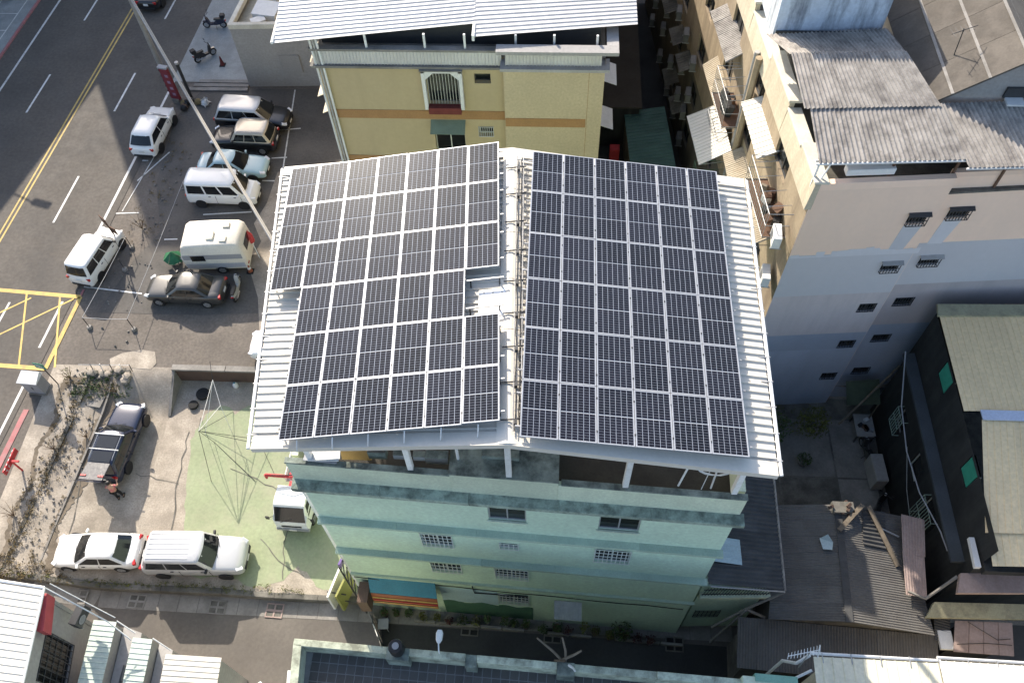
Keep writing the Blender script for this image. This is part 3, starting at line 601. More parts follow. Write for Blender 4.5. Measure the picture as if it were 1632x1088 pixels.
for k in range(3): MB().obox((-1.5+k*.27, 4.85, rz_l(-1.5+k*.27)+.105), (.03, .03, .012)).build('bolt', dsteel, t)
# ------------------------------------------------------------------ yellow apartment building behind
yb = thing('yellow_building', 'yellow tiled apartment building with white ribbed roof behind the solar house', 'building', (-4, 26, 0))
YF = 23.4
def yel(x0, x1, y, z0, z1, holes, m):
    mb = MB(); r = walls(mb, (x0, y), (x1, y), z0, z1, [(a-x0, b, c-x0, d) for a, b, c, d in holes], .35); mb.build('wall', m, yb); return r
h1 = [(-5.95, 9.95, -4.35, 12.0), (-5.9, 6.6, -4.3, 8.7), (-3.58, 11.3, -2.78, 11.9), (-3.55, 7.85, -2.78, 8.5), (-9.6, 3.2, -8.2, 4.6), (-5.9, 3.2, -4.3, 5.2)]
A, U, Nn, P = yel(-11.2, -2.12, YF, -.1, 12.9, h1, yellow_w)
hh = [(a+11.2, b, c+11.2, d) for a, b, c, d in h1]
for i, h in enumerate(hh): window(yb, P, U, Nn, h, dframe if i in (0, 2) else wframe, glass, nv=2 if i in (0, 1, 4, 5) else 1, depth=.35, grille=(i == 3), gx=.1, gz=.9)
MB().bx(-2.12, 2.75, YF-.35, YF+.2, -.1, 12.75).build('wall', yellow_l, yb)
MB().bx(2.0, 2.02, YF-.356, YF-.33, 0, 12.7).build('joint', brownband, yb)
mb = MB(); walls(mb, (2.75, YF-.35), (2.75, 58), -.1, 12.9); walls(mb, (2.75, 58), (-11.2, 58), -.1, 12.9); walls(mb, (-11.2, 58), (-11.2, YF), -.1, 12.9, [(21, z, 23, z+1.4) for z in (4.2, 7.4, 10.4)]+[(27, z, 29, z+1.4) for z in (4.2, 7.4, 10.4)], .1); mb.build('wall', yellow_w, yb)
MB().bx(-11.2, 2.75, YF, 58, 12.86, 12.92).build('roof_deck', conc_grey, yb)
for zb in (9.0, 5.8, 2.6):
    MB().bx(-11.23, -2.12, YF-.03, YF+.03, zb, zb+.55).build('tile_band', brownband, yb); MB().bx(-2.1, 1.96, YF-.38, YF-.34, zb-.12, zb+.42).build('tile_band', brownband, yb)
# tall framed window with a planter and pointed top
fr = MB(); fr.bx(-6.15, -5.98, YF-.3, YF, 9.85, 12.25).bx(-4.32, -4.15, YF-.3, YF, 9.85, 12.25).bx(-6.15, -4.15, YF-.3, YF, 12.12, 12.3)
fr.hexa([(-5.98, YF-.28, 11.7), (-5.97, YF-.28, 11.7), (-5.97, YF, 11.7), (-5.98, YF, 11.7)], [(-5.98, YF-.28, 12.12), (-5.55, YF-.28, 12.12), (-5.55, YF, 12.12), (-5.98, YF, 12.12)])
fr.hexa([(-4.33, YF-.28, 11.7), (-4.32, YF-.28, 11.7), (-4.32, YF, 11.7), (-4.33, YF, 11.7)], [(-4.75, YF-.28, 12.12), (-4.32, YF-.28, 12.12), (-4.32, YF, 12.12), (-4.75, YF, 12.12)])
fr.build('window_surround', w_paint, yb); MB().bx(-5.98, -4.32, YF-.36, YF-.02, 9.6, 10.0).build('planter', mat('maroon_planter', (.16, .035, .03), .8, .2, 3), yb)
MB().bx(-6.2, -4.1, YF-.42, YF+.02, 12.3, 12.36).build('window_hood', conc_grey, yb)
for k in range(11): MB().tube([(-5.9+k*.15, YF-.05, 10.05), (-5.9+k*.15, YF-.05, 11.9)], .014, 4).build('window_bar', wframe, yb)
MB().slab([(-6.0, YF-.75, 8.62), (-4.2, YF-.75, 8.62), (-4.2, YF-.02, 8.95), (-6.0, YF-.02, 8.95)], .02).build('window_hood', mat('green_fibre_sheet', (.20, .26, .19), .6, .15, 2), yb)
# eaves: upper ribbed parapet band, ledges and roof
for (x0, x1, yy, z0, z1) in ((-11.3, -2.2, YF-.12, 12.5, 13.3), (-2.0, 2.55, YF-.45, 12.8, 13.65)):
    nseg = int((x1-x0)/1.12)
    for k in range(nseg):
        a, b = x0+(x1-x0)*k/nseg, x0+(x1-x0)*(k+1)/nseg-.004
        mb = MB(); mb.corr([(b, yy, z1), (b, yy-.02, z0), (a, yy-.02, z0), (a, yy, z1)], .16, .055, 'rib', .02); mb.build('parapet_panel', w_steel2, yb)
MB().bx(-11.5, -2.2, YF-.3, YF+.3, 12.36, 12.48).build('ledge', conc_grey, yb); MB().bx(-2.25, 2.95, YF-.75, YF+.1, 12.62, 12.78).build('ledge', greyw, yb)
MB().bx(-11.4, -2.2, YF-.24, YF+.1, 13.3, 13.42).build('ledge', conc_grey, yb); MB().bx(-2.4, 3.3, YF-.85, YF-.3, 13.66, 13.84).build('ledge', greyw, yb); MB().bx(2.75, 3.3, YF-.3, 30, 13.66, 13.84).build('ledge', greyw, yb)
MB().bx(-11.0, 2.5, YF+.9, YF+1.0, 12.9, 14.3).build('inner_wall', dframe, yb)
def yrz(y): return 14.15+(y-22.6)*.12
roofy = MB().tube([(-12, 31.5, 15.2), (4, 31.5, 15.2)], .08, 6).build('roof', steel, yb)
def rib(P_, n, par=roofy, m=w_steel2): return sheets(par, 'roof_sheet', P_, n, .255, .035, m)
# ribs run across the slope as in the photograph (parallel to the front edge)
rib([(-12.75, 22.62, 14.15), (-3.45, 24.0, 14.3), (-3.55, 32.3, 15.3), (-13.3, 31.4, 15.2)], 11)
rib([(-3.5, 23.15, 14.2), (4.15, 24.1, 14.25), (4.0, 32.4, 15.3), (-3.6, 32.3, 15.32)], 11)
rib([(-13.3, 31.5, 15.22), (4.0, 32.4, 15.32), (4.0, 41, 14.6), (-13.6, 41, 14.6)], 11)
rib([(-13.6, 41, 14.6), (4.0, 41, 14.6), (3.9, 58.5, 13.6), (-13.8, 58.5, 13.6)], 16)  # unseen rear roof, lengthened northwards to shade the gap wall
MB().hexa([(-3.52, 23.1, 14.0), (-3.4, 23.1, 14.0), (-3.4, 24.05, 14.0), (-3.52, 24.05, 14.0)], [(-3.52, 23.1, 14.3), (-3.4, 23.1, 14.3), (-3.4, 24.05, 14.36), (-3.52, 24.05, 14.36)]).build('step_flashing', w_paint, roofy)
MB().tube([(-12.8, 22.55, 14.2), (-13.6, 41, 14.1)], .07, 6).build('edge_flashing', w_paint, roofy)
for x in (-11.0, -8.6, -5.8, -3.9, -1.5, .3, 2.3): MB().bx(x-.05, x+.05, YF-.1, YF, 13.4, yrz(23.3)-.05).build('roof_post', w_paint, yb)
for k in range(3): MB().tube([(-11.25+k*.16, YF-.18, 14.0), (-11.2+k*.16, YF-.16, 12.1), (-11.1+k*.15, YF-.1, -.0)], .06, 7).build('drain_pipe', w_paint if k != 1 else steel, yb, smooth=True)
for i, (y, z) in enumerate(((24.5, 11.9), (24.3, 9.9), (24.4, 8.7), (28, 11.9), (28, 8.7))): MB().slab([(-11.95, y, z-.35), (-11.2, y, z), (-11.2, y+1.5, z), (-11.95, y+1.5, z-.35)][::-1], .03).build('side_awning', cream, yb)
for i, (y, z) in enumerate(((24.6, 10.6), (24.2, 8.0), (25.8, 6.6))): MB().slab([(2.75, y, z), (3.5, y, z-.3), (3.5, y+1.6, z-.3), (2.75, y+1.6, z)], .03).build('side_awning', w_paint, yb)

# ------------------------------------------------------------------ low grey building by the road
g = thing('grey_building', 'low grey building with white parapet beside the parked motorcycles', 'building', (-17, 40, 0))
mb = MB(); walls(mb, (-20.95, 36.28), (-12.8, 36.6), -.1, 4.7); walls(mb, (-12.8, 36.6), (-12.8, 46), -.1, 4.7); walls(mb, (-12.8, 46), (-20.1, 46), -.1, 4.7); walls(mb, (-20.1, 46), (-20.95, 36.28), -.1, 4.7); mb.build('wall', greyw, g)
MB().prism([(-20.9, 36.3), (-12.8, 36.6), (-12.8, 46), (-20.1, 46)], 4.2, 4.3).build('roof_deck', cream, g)
def par(a, b, m=cream_w, z0=4.68, z1=5.02, wd=.3, p=g):
    a = Vector((*a, 0)); b = Vector((*b, 0)); d = (b-a).normalized(); n = Vector((-d.y, d.x, 0))*wd
    MB().hexa([(*(a)[:2], z0), (*(b)[:2], z0), (*(b+n)[:2], z0), (*(a+n)[:2], z0)], [(*(a)[:2], z1), (*(b)[:2], z1), (*(b+n)[:2], z1), (*(a+n)[:2], z1)]).build('parapet', m, p, bevel=.02)
par((-21.0, 36.24), (-12.8, 36.56)); par((-20.05, 46), (-20.98, 36.56))
for i, (x, y, s, m) in enumerate(((-18.9, 38.3, (1.6, 1.3, .5), whitep), (-17.2, 38.5, (1.2, 1.4, .7), cream), (-19.3, 37.3, (.9, .6, .35), whitep), (-18.4, 40.6, (1.8, 1.0, .9), w_paint))):
    t = thing('roof_crate', ['large white lid on the low grey roof', 'cream box on the low grey roof nearest the yellow building', 'small white box by the parapet of the low grey roof', 'tall white box at the back of the low grey roof'][i], 'box', (x, y, 4.3)); MB().obox((x, y, 4.3+s[2]/2), s, R(20*i-10), R(6*(i == 0))).build('case', m, t, bevel=.02); MB().obox((x, y, 4.33+s[2]), (s[0]*1.04, s[1]*1.04, .05), R(20*i-10), R(6*(i == 0))).build('lid', m, t)
MB().bx(-18.3, -16.9, 36.34, 36.4, 1.2, 2.6).build('bricked_opening', mat('grey_patch', (.33, .315, .30), .9, .1, 1), g)
t = thing('concrete_plank', 'long pale concrete planks lying in front of the low grey building', 'planks', (-23, 36.2, 0))
for k in range(3): MB().bx(-25.2+.3*k, -21.0, 35.75+k*.38, 36.05+k*.38, 0.01, .1+.02*k).build('plank', conc_grey, t)

# ------------------------------------------------------------------ beige building on the right
bb = thing('beige_building', 'tall beige and lavender apartment block with barred windows on the right', 'building', (17, 20, -1.2))
def fyb(x): return 12.52+(x-10.2)*.085
zb0, zb1 = -1.3, 15.6
bh = []
for z in (13.45, 10.45, 7.45, 4.45, 1.45): bh += [(14.3, z, 15.05, z+.62)]
h2 = []
for z in (13.25, 10.25, 7.25, 4.25, 1.2): h2 += [(16.05, z, 16.9, z+.62)]
def band(x0, x1, dy, za, zb, m, holes):
    mb = MB(); a, b = (x0, fyb(x0)+dy), (x1, fyb(x1)+dy); L_ = math.hypot(b[0]-a[0], b[1]-a[1]); k = L_/(x1-x0)
    hs = [((p-x0)*k, max(q, za), (r-x0)*k, min(s, zb)) for p, q, r, s in holes if za <= q and s <= zb]
    r = walls(mb, a, b, za, zb, hs, .16); mb.build('wall', m, bb)
    for h in hs: window(bb, r[3], r[1], r[2], h, dframe, glass, nv=2, depth=.16, grille=True, gm=dframe, gx=.12, gz=.35, gp=.14 if za > 8 else .02, sill=None)
for dy, x0, x1, hs in ((0, 10.2, 15.35, bh), (.38, 15.35, 30, h2)):
    band(x0, x1, dy, zb0, 4.38 if dy == 0 else 4.2, bluegrey, hs); band(x0, x1, dy, 4.38 if dy == 0 else 4.2, 5.75, bluegrey, hs)
    band(x0, x1, dy, 5.75, 8.9, mat('mauve_grey_render', (.52, .46, .455), .88, .05, .3, .04, 25, fine=.02, dirt=(.3, .28, .28), damt=.4, dscale=.6, streak=1.5), hs); band(x0, x1, dy, 8.9, 11.75, lav, hs); band(x0, x1, dy, 11.75, zb1, beige, hs)
MB().hexa([(15.35, fyb(15.35), zb0), (15.36, fyb(15.35), zb0), (15.36, fyb(15.35)+.4, zb0), (15.35, fyb(15.35)+.4, zb0)], [(15.35, fyb(15.35), zb1), (15.36, fyb(15.35), zb1), (15.36, fyb(15.35)+.4, zb1), (15.35, fyb(15.35)+.4, zb1)]).build('pilaster', beige, bb)
# irregular paint edge: overlapping drips of the two colours
mb = MB(); x = 10.25
while x < 15.3:
    wd = random.uniform(.25, .7); hgt = 11.75+random.uniform(-.02, .3)+.1*math.sin(x)
    mb.hexa([(x, fyb(x)-.012, 11.6), (x+wd, fyb(x+wd)-.012, 11.6), (x+wd, fyb(x+wd)-.002, 11.6), (x, fyb(x)-.002, 11.6)], [(x, fyb(x)-.012, hgt), (x+wd, fyb(x+wd)-.012, hgt+random.uniform(-.1, .1)), (x+wd, fyb(x+wd)-.002, hgt), (x, fyb(x)-.002, hgt)]); x += wd
mb.build('paint_edge', lav, bb)
for zz, dy, x in ((13.43, 0, 14.3), (13.23, .38, 16.05)):
    MB().hexa([(x-.1, fyb(x)+dy-.012, zz-1.55), (x+.5, fyb(x+.5)+dy-.012, zz-1.55), (x+.5, fyb(x+.5)+dy-.002, zz-1.55), (x-.1, fyb(x)+dy-.002, zz-1.55)], [(x, fyb(x)+dy-.012, zz-.02), (x+.75, fyb(x+.75)+dy-.012, zz-.02), (x+.75, fyb(x+.75)+dy-.002, zz-.02), (x, fyb(x)+dy-.002, zz-.02)]).build('paint_patch', lav, bb)
for hs, dy in ((bh, 0), (h2, .38)):
    for (a, z, c, d) in hs:
        if z < 9.5: continue
        MB().slab([(a-.06, fyb(a)+dy-.2, d+.0), (c+.08, fyb(c)+dy-.2, d+.0), (c+.08, fyb(c)+dy, d+.06), (a-.06, fyb(a)+dy, d+.06)], .03).build('window_hood', greyw if z < 12 else dframe, bb)
def fxb(y): return 10.2-.1*(y-12.5)          # west facade
lwb = MB(); lhb = []
for y in (15.0, 19.5, 24.0, 29, 34):
    for z in (1.6, 4.6, 7.6, 10.6, 13.2): lhb.append((46-y-1.7, z, 46-y, z+1.3))
A, U3, N3, P3 = walls(lwb, (fxb(46), 46), (fxb(12.5), 12.52), 6.3, zb1, [h for h in lhb if h[1] > 6.3], .2); lwb.build('wall', tan_w, bb); lwb = MB(); walls(lwb, (fxb(46), 46), (fxb(12.5), 12.52), zb0, 6.3, [h for h in lhb if h[3] < 6.3], .2); lwb.build('wall', mat('shade_toned_lower_wall', (.13, .115, .09), .9, .25, .6, .15, 20, dirt=(.06, .055, .045), damt=.6, dscale=.8, streak=2), bb)  # lower wall colour has the shade of the gap painted in
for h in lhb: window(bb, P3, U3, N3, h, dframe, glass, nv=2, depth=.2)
mb = MB(); walls(mb, (30, fyb(30)), (30, 46), zb0, zb1); walls(mb, (30, 46), (fxb(46), 46), zb0, zb1); mb.build('wall', beige, bb)
MB().prism([(fxb(12.6), 12.6), (29.9, fyb(29.9)+.4), (29.9, 45.9), (fxb(45.9)+.05, 45.9)], 14.9, 15.0).build('roof_deck', conc_dark, bb)
# parapet along west side: cream outer face, white coping with dips
segs = [(12.5, 14.6, 15.95), (14.6, 16.7, 15.8), (16.72, 19.8, 16.1), (19.8, 23.0, 15.7), (23.0, 27, 16.1), (27, 33, 15.8)]
for a, b, z in segs:
    MB().hexa([(fxb(a)-.16, a, 14.6), (fxb(a)+.1, a, 14.6), (fxb(b)+.1, b-.004, 14.6), (fxb(b)-.16, b-.004, 14.6)], [(fxb(a)-.08, a, z), (fxb(a)+.12, a, z), (fxb(b)+.12, b-.004, z), (fxb(b)-.08, b-.004, z)]).build('parapet', cream, bb)
    MB().hexa([(fxb(a)-.12, a, z), (fxb(a)+.42, a, z), (fxb(b)+.42, b-.004, z), (fxb(b)-.12, b-.004, z)], [(fxb(a)-.12, a, z+.12), (fxb(a)+.42, a, z+.12), (fxb(b)+.42, b-.004, z+.12), (fxb(b)-.12, b-.004, z+.12)]).build('coping', cream_w, bb, bevel=.02)
MB().hexa([(10.2, fyb(10.2), zb1), (15.35, fyb(15.35), zb1), (15.35, fyb(15.35)+.25, zb1), (10.2, fyb(10.2)+.25, zb1)], [(10.2, fyb(10.2), 15.95), (15.35, fyb(15.35), 15.95), (15.35, fyb(15.35)+.25, 15.95), (10.2, fyb(10.2)+.25, 15.95)]).build('parapet', beige, bb)
MB().hexa([(15.36, fyb(15.36)+.38, zb1), (30, fyb(30)+.38, zb1), (30, fyb(30)+.6, zb1), (15.36, fyb(15.36)+.6, zb1)], [(15.36, fyb(15.36)+.38, 15.85), (30, fyb(30)+.38, 15.85), (30, fyb(30)+.6, 15.85), (15.36, fyb(15.36)+.6, 15.85)]).build('parapet', beige, bb)
MB().tube([(10.3, 12.7, 16.0), (10.6, 12.9, 16.9), (11.6, 12.9, 16.75)], .04, 6).build('pipe', w_paint, bb); MB().obox((12.1, 13.05, 16.25), (1.8, .35, .3), R(4)).build('roof_trough', whitep, bb, bevel=.03)
# corrugated roof shelter on top
cr = MB().tube([(9.9, 12.75, 16.9), (15.2, 13.0, 16.9)], .05, 6).build('shelter_roof', w_paint, bb)
q0, q1 = (9.95, 12.15, 17.05), (15.2, 12.45, 17.1)
sheets(cr, 'roof_sheet', [(9.95, 12.5, 17.05), (9.82, 14.9, 17.55), (14.75, 15.15, 17.55), (15.25, 12.8, 17.05)], 6, .165, .035, asb, 'wave', wob=.006)
sheets(cr, 'roof_sheet', [(9.6, 14.75, 17.57), (9.35, 17.35, 18.0), (13.7, 17.55, 18.0), (14.6, 15.0, 17.57)], 6, .165, .035, asb, 'wave', wob=.006)
sheets(cr, 'roof_sheet', [(15.22, 12.45, 17.0), (14.6, 15.35, 17.4), (30, 16.2, 17.4), (30, 13.25, 17.0)], 15, .165, .035, asb, 'wave', wob=.006)
sheets(cr, 'roof_sheet', [(9.35, 17.4, 17.9), (8.8, 19.3, 17.35), (13.6, 19.7, 17.4), (13.75, 17.55, 17.9)], 5, .165, .035, asb, 'wave', wob=.006)
MB().obox((12.55, 12.66, 16.99), (5.4, .07, .07), R(3.2)).build('gutter', w_paint, bb); MB().obox((22.6, 12.85, 16.93), (14.9, .07, .07), R(3)).build('gutter', w_paint, bb)
for x in (10.1, 12.9, 15.3, 17.2, 20, 23): MB().bx(x-.04, x+.04, fyb(x)+.3, fyb(x)+.38, 15.0, 17.0).build('shelter_post', rust if x > 11 else w_paint, bb)
# dark rendered wall and gable house on the roof
gh2 = thing('rooftop_house', 'dark gabled concrete roof house standing on the beige block', 'rooftop house', (16, 18, 15))
gwm = MB(); xl, xr, ap = 14.35, 19.9, 17.1; yg0, yg1 = 15.7, 24
gwm.poly([(xl, yg0, 16.5), (xr, yg0, 16.5), (xr, yg0, 17.2), (ap, yg0, 19.15), (xl, yg0, 17.2)]).poly([(xr, yg1, 15), (xl, yg1, 15), (xl, yg1, 17.2), (ap, yg1, 19.15), (xr, yg1, 17.2)])
gwm.poly([(xl, yg1, 15), (xl, yg0, 15), (xl, yg0, 17.2), (xl, yg1, 17.2)]).poly([(xr, yg0, 15), (xr, yg1, 15), (xr, yg1, 17.2), (xr, yg0, 17.2)]); gwm.build('wall', greyw, gh2)
rd = mat('dark_felt_roof', (.10, .088, .075), .92, .25, .8, .2, 18, dirt=(.16, .14, .12), damt=.5, dscale=1.2)
for k in range(5):
    a, b = yg0-.25+k*1.72, yg0-.25+(k+1)*1.72-.015
    for (xa, za, xb, zb) in ((xl-.35, 17.0, ap, 19.25), (ap, 19.25, xr+.35, 17.0)): MB().slab([(xa, a, za), (xb, a, zb), (xb, b, zb), (xa, b, za)], .08).build('roof_panel', rd, gh2)
for t_ in (.33, .66, 1.0, 1.2, 1.45):
    x = xl-.35+(ap-xl+.35)*t_; z = 17.0+2.25*t_ if t_ <= 1 else 19.25-(x-ap)*.72
    MB().slab([(x-.05, yg0-.27, z+.02), (x+.05, yg0-.27, z+.05 if t_ <= 1 else z-.03), (x+.05, yg1+.1, z+.05 if t_ <= 1 else z-.03), (x-.05, yg1+.1, z+.02)], .03).build('roof_seam', conc_grey, gh2)
MB().bx(17.0, 17.75, yg0-.1, yg0+.02, 17.45, 17.9).build('vent_window', dframe, gh2); MB().bx(17.06, 17.7, yg0-.5, yg0-.1, 17.4, 17.48).build('vent_shelf', whitep, gh2)
tk = thing('rooftop_room', 'pale blue rooftop room with black mould streaks beside the gabled roof', 'rooftop room', (11.4, 20, 15))
tb = mat('mouldy_pale_blue_wall', (.60, .65, .71), .85, .1, .5, .1, 20, dirt=(.05, .055, .07), damt=.9, dscale=1.1, dthr=.55, streak=1.2)
MB().hexa([(9.1, 19.5, 17.0), (13.5, 19.9, 17.0), (13.3, 24, 17.0), (8.9, 24, 17.0)], [(9.1, 19.5, 19.5), (13.5, 19.9, 19.7), (13.3, 24, 19.7), (8.9, 24, 19.5)]).build('wall', tb, tk)
MB().hexa([(8.95, 19.4, 19.5), (13.65, 19.8, 19.7), (13.4, 24.1, 19.7), (8.8, 24.1, 19.5)], [(8.95, 19.4, 19.64), (13.65, 19.8, 19.84), (13.4, 24.1, 19.84), (8.8, 24.1, 19.64)]).build('roof_slab', conc_grey, tk)
MB().bx(9.2, 13.4, 19.45, 19.5, 16.95, 17.4).build('skirting', dframe, tk)
ot = thing('rooftop_shed', 'pale green ribbed shed roof in the top right corner', 'shed', (21, 24, 15)); sheets(ot, 'roof_sheet', [(19.0, 24.2, 16.5), (22.4, 21.8, 16.2), (28, 27, 16.2), (24.5, 30, 16.5)], 5, .25, .03, tealroof); MB().prism([(19.3, 24.3), (22.4, 22.1), (27.6, 27), (24.6, 29.6)], 15, 16.1).build('wall', greyw, ot)
# aerial on the felt roof
t = thing('roof_aerial', 'thin dark aerial on the dark gabled roof', 'aerial', (15.6, 17.4, 18)); MB().tube([(15.4, 17.3, 18.0), (15.35, 17.4, 19.1)], .02, 5).build('mast', dsteel, t); MB().tube([(14.9, 17.2, 19.0), (15.9, 17.6, 19.1)], .015, 5).build('boom', dsteel, t)
for k in range(5): MB().tube([(15.0+k*.2, 17.0+k*.08, 19.02), (14.9+k*.2, 17.5+k*.08, 19.02)], .01, 4).build('element', dsteel, t)

# ---- awnings, cages and units on the west facade
def awning(lbl, P4, m, n, prof='rib', pitch=.2, h=.02, legs=True, wob=0):
    c = sum((Vector(p) for p in P4), Vector())/4; t = thing('window_awning', lbl, 'awning', (c.x, c.y, c.z-.3), group='awnings on the west facade')
    sheets(t, 'awning_sheet', P4, n, pitch, h, m, prof, wob=wob)
    if legs:
        for a, b in ((1, 0), (2, 3)):
            p, q = Vector(P4[a]), Vector(P4[b]); MB().tube([p-Vector((0, 0, .03)), q-Vector((0, 0, .03))], .02, 5).build('frame', steel, t); MB().tube([p, q-Vector((0, 0, .7))], .018, 5).build('strut', steel, t)
    return t
# order: inner near, outer near, outer far, inner far  (ribs run outwards, downhill)
awning('white barred awning over the upper corner balcony of the west facade', [(9.95, 16.8, 13.5), (9.0, 16.6, 13.2), (8.7, 20.1, 13.2), (9.62, 20.2, 13.5)], w_steel, 4, pitch=.3)
awning('long tan awning below the barred white one', [(9.9, 17.1, 10.3), (8.7, 16.8, 9.9), (8.5, 20.2, 9.9), (9.5, 20.4, 10.3)], tan_corr, 4, 'wave', .12, .012)
awning('tan awning nearest the solar roof', [(10.1, 14.3, 11.0), (9.0, 13.95, 10.7), (8.95, 16.0, 10.7), (9.85, 16.2, 11.0)], tan_corr, 3, 'wave', .12, .012)
awning('bright ribbed cream awning at mid height in the gap', [(8.95, 20.5, 9.9), (7.45, 20.1, 9.3), (7.1, 23.5, 9.3), (8.65, 23.8, 9.9)], w_steel, 4, pitch=.22)
awning('tan tiled awning over the junk filled balcony', [(9.2, 23.3, 10.4), (8.4, 23.1, 10.0), (8.0, 26.6, 10.0), (8.8, 26.9, 10.4)], tan_corr, 4, 'wave', .12, .012)
awning('grey mottled awning at the top of the west facade', [(9.3, 23.5, 13.3), (8.35, 23.2, 12.9), (7.95, 27.0, 12.9), (8.85, 27.2, 13.3)], asb, 4, 'wave', .12, .012)
def cage(lbl, y0, y1, x1, z0, z1, m=steel, nx=7):
    t = thing('balcony_cage', lbl, 'balcony cage', (fxb((y0+y1)/2)-.5, (y0+y1)/2, z0), group='cages on the west facade')
    for z in (z0, (z0+z1)/2, z1):
        MB().tube([(fxb(y0), y0, z), (x1, y0, z), (x1-.1*(y1-y0), y1, z), (fxb(y1), y1, z)], .022, 5).build('rail', m, t)
    n = int((y1-y0)/.2)
    for k in range(n+1):
        y = y0+(y1-y0)*k/n; MB().tube([(x1-.1*(y-y0), y, z0), (x1-.1*(y-y0), y, z1)], .013, 4).build('bar', m, t)
    for k in range(4): y = y0+(y1-y0)*(k+.5)/4; MB().tube([(x1-.1*(y-y0), y, z1), (fxb(y), y, z1+.1)], .016, 4).build('roof_bar', m, t)
    MB().hexa([(fxb(y0), y0, z0-.06), (x1, y0, z0-.06), (x1-.1*(y1-y0), y1, z0-.06), (fxb(y1), y1, z0-.06)], [(fxb(y0), y0, z0-.02), (x1, y0, z0-.02), (x1-.1*(y1-y0), y1, z0-.02), (fxb(y1), y1, z0-.02)]).build('floor', rust, t)
    for k in range(9):
        y = random.uniform(y0+.2, y1-.2); x = random.uniform(x1+.2, fxb(y)-.15); MB().obox((x, y, z0+.15+random.random()*.3), (random.uniform(.15, .4), random.uniform(.2, .5), random.uniform(.2, .6)), random.random()*3, random.uniform(-.4, .4)).build('stored_item', random.choice([wood, greyp, rust, w_paint, dsteel, blackp]), t)
    return t
cage('galvanised balcony cage full of junk under the barred awning', 13.4, 16.7, 9.15, 11.9, 13.3)
cage('balcony cage with clutter below the tan tiled awning', 21.6, 23.2, 8.2, 8.6, 10.0)
cage('balcony cage with piled clutter below the grey mottled awning', 20.9, 23.3, 8.3, 11.0, 12.6)
cage('green balcony cage under the bright cream awning', 21.0, 22.8, 8.0, 5.2, 6.9, mat('green_cage_paint', (.08, .16, .10), .6, .1, 4))
def acunit(lbl, x, y, z, rz=R(-96), par=None, s=1., m=whitep):
    t = thing('air_conditioner', lbl, 'air conditioner', (x, y, z), rz, 'outdoor air conditioner units')
    MB().bx(-.42*s, .42*s, -.17*s, .17*s, 0, .6*s).build('case', m, t, w=False, bevel=.02)
    MB().lathe([(.22*s, -.17*s-.012), (.22*s, -.165*s)], (-.1*s, 0, .3*s), 'Y', 14).build('fan', blackp, t, w=False)
    for k in range(3): MB().lathe([((.08+.06*k)*s, -.17*s-.02), ((.085+.06*k)*s, -.17*s-.014)], (-.1*s, 0, .3*s), 'Y', 12).build('fan_guard', greyp, t, w=False)
    for bx_ in (-.4, .36): MB().bx(bx_*s, (bx_+.04)*s, -.2*s, .25*s, -.06, 0).build('bracket', steel, t, w=False)
    return t
acunit('white air conditioner unit at the lower end of the junk cage', 9.55, 12.95, 12.2); acunit('white air conditioner unit under the tan awning nearest the solar roof', 9.75, 13.1, 9.4)
k = 0
for ci, y in enumerate((29.6, 31.8, 34.5, 37.5, 41)):
    for ri, z in enumerate((1.5, 3.4, 5.2, 7.2)):
        k += 1
        acunit('grey air conditioner on shaded gap wall, %s row up, %s column back' % (ORD[ri], ORD[ci]), fxb(y)-.35, y+.3*(k % 3), z, s=.9, m=mat('grey_unit_case', (.17, .17, .165), .7, .2, 2))  # plain grey case colour for the gap units
for k, (y, z) in enumerate(((30.6, 6.6), (33, 6.6), (36, 6.6), (30.6, 3.4), (33.2, 3.4), (39, 6.6))):
    awning('dark awning on the %s floor of the shaded gap wall, %s from the solar roof' % ('upper' if z > 5 else 'lower', ORD[{30.6: 0, 33: 1, 33.2: 1, 36: 2, 39: 3}[y]]), [(fxb(y), y, z), (fxb(y)-.8, y, z-.35), (fxb(y+1.6)-.8, y+1.6, z-.35), (fxb(y+1.6), y+1.6, z)], conc_dark, 1, legs=False)
for y, r in ((20.6, .16), (21.0, .12)): tag(MB().tube([(fxb(y)-.25, y, -.5), (fxb(y)-.25, y, 15.2)], r, 9).build('drain_pipe', tan_w if r > .15 else steel, smooth=True), 'thick tan downpipe on the west facade' if r > .15 else 'thin steel downpipe beside the thick tan one', 'pipe')
# floor of the gap between the buildings, coloured near black to paint its shade
struct(MB().prism([(2.8, 13.6), (fxb(13.6), 13.6), (fxb(46)+.3, 46), (2.8, 46)], -.03, -.008).build('gap_floor', mat('gap_shade_concrete', (.035, .035, .033), .8, .3, .6)))
cb_ = thing('brown_shade_block', 'long dark brown outhouse roof beside the yellow wall in the gap', 'outhouse', (4.4, 38, 0)); MB().bx(2.85, 5.6, 31.0, 46, 0, 3.2).build('wall', blackw, cb_); MB().bx(2.85, 5.75, 30.9, 46, 3.2, 3.3).build('roof_panel', mat('gap_shade_brown', (.055, .047, .038), .9, .2, .6), cb_)  # box added in the gap, its dark brown standing in for shade
eb = thing('gap_end_blocker', 'dark building closing the far end of the gap', 'building', (5, 62, 0)); MB().bx(-12, 16, 59, 70, 0, 15).build('wall', greyw, eb); MB().bx(-12.2, 16.2, 58.9, 70.2, 15, 15.3).build('roof_slab', conc_grey, eb)  # unseen block, added to cut sky light at the end of the gap
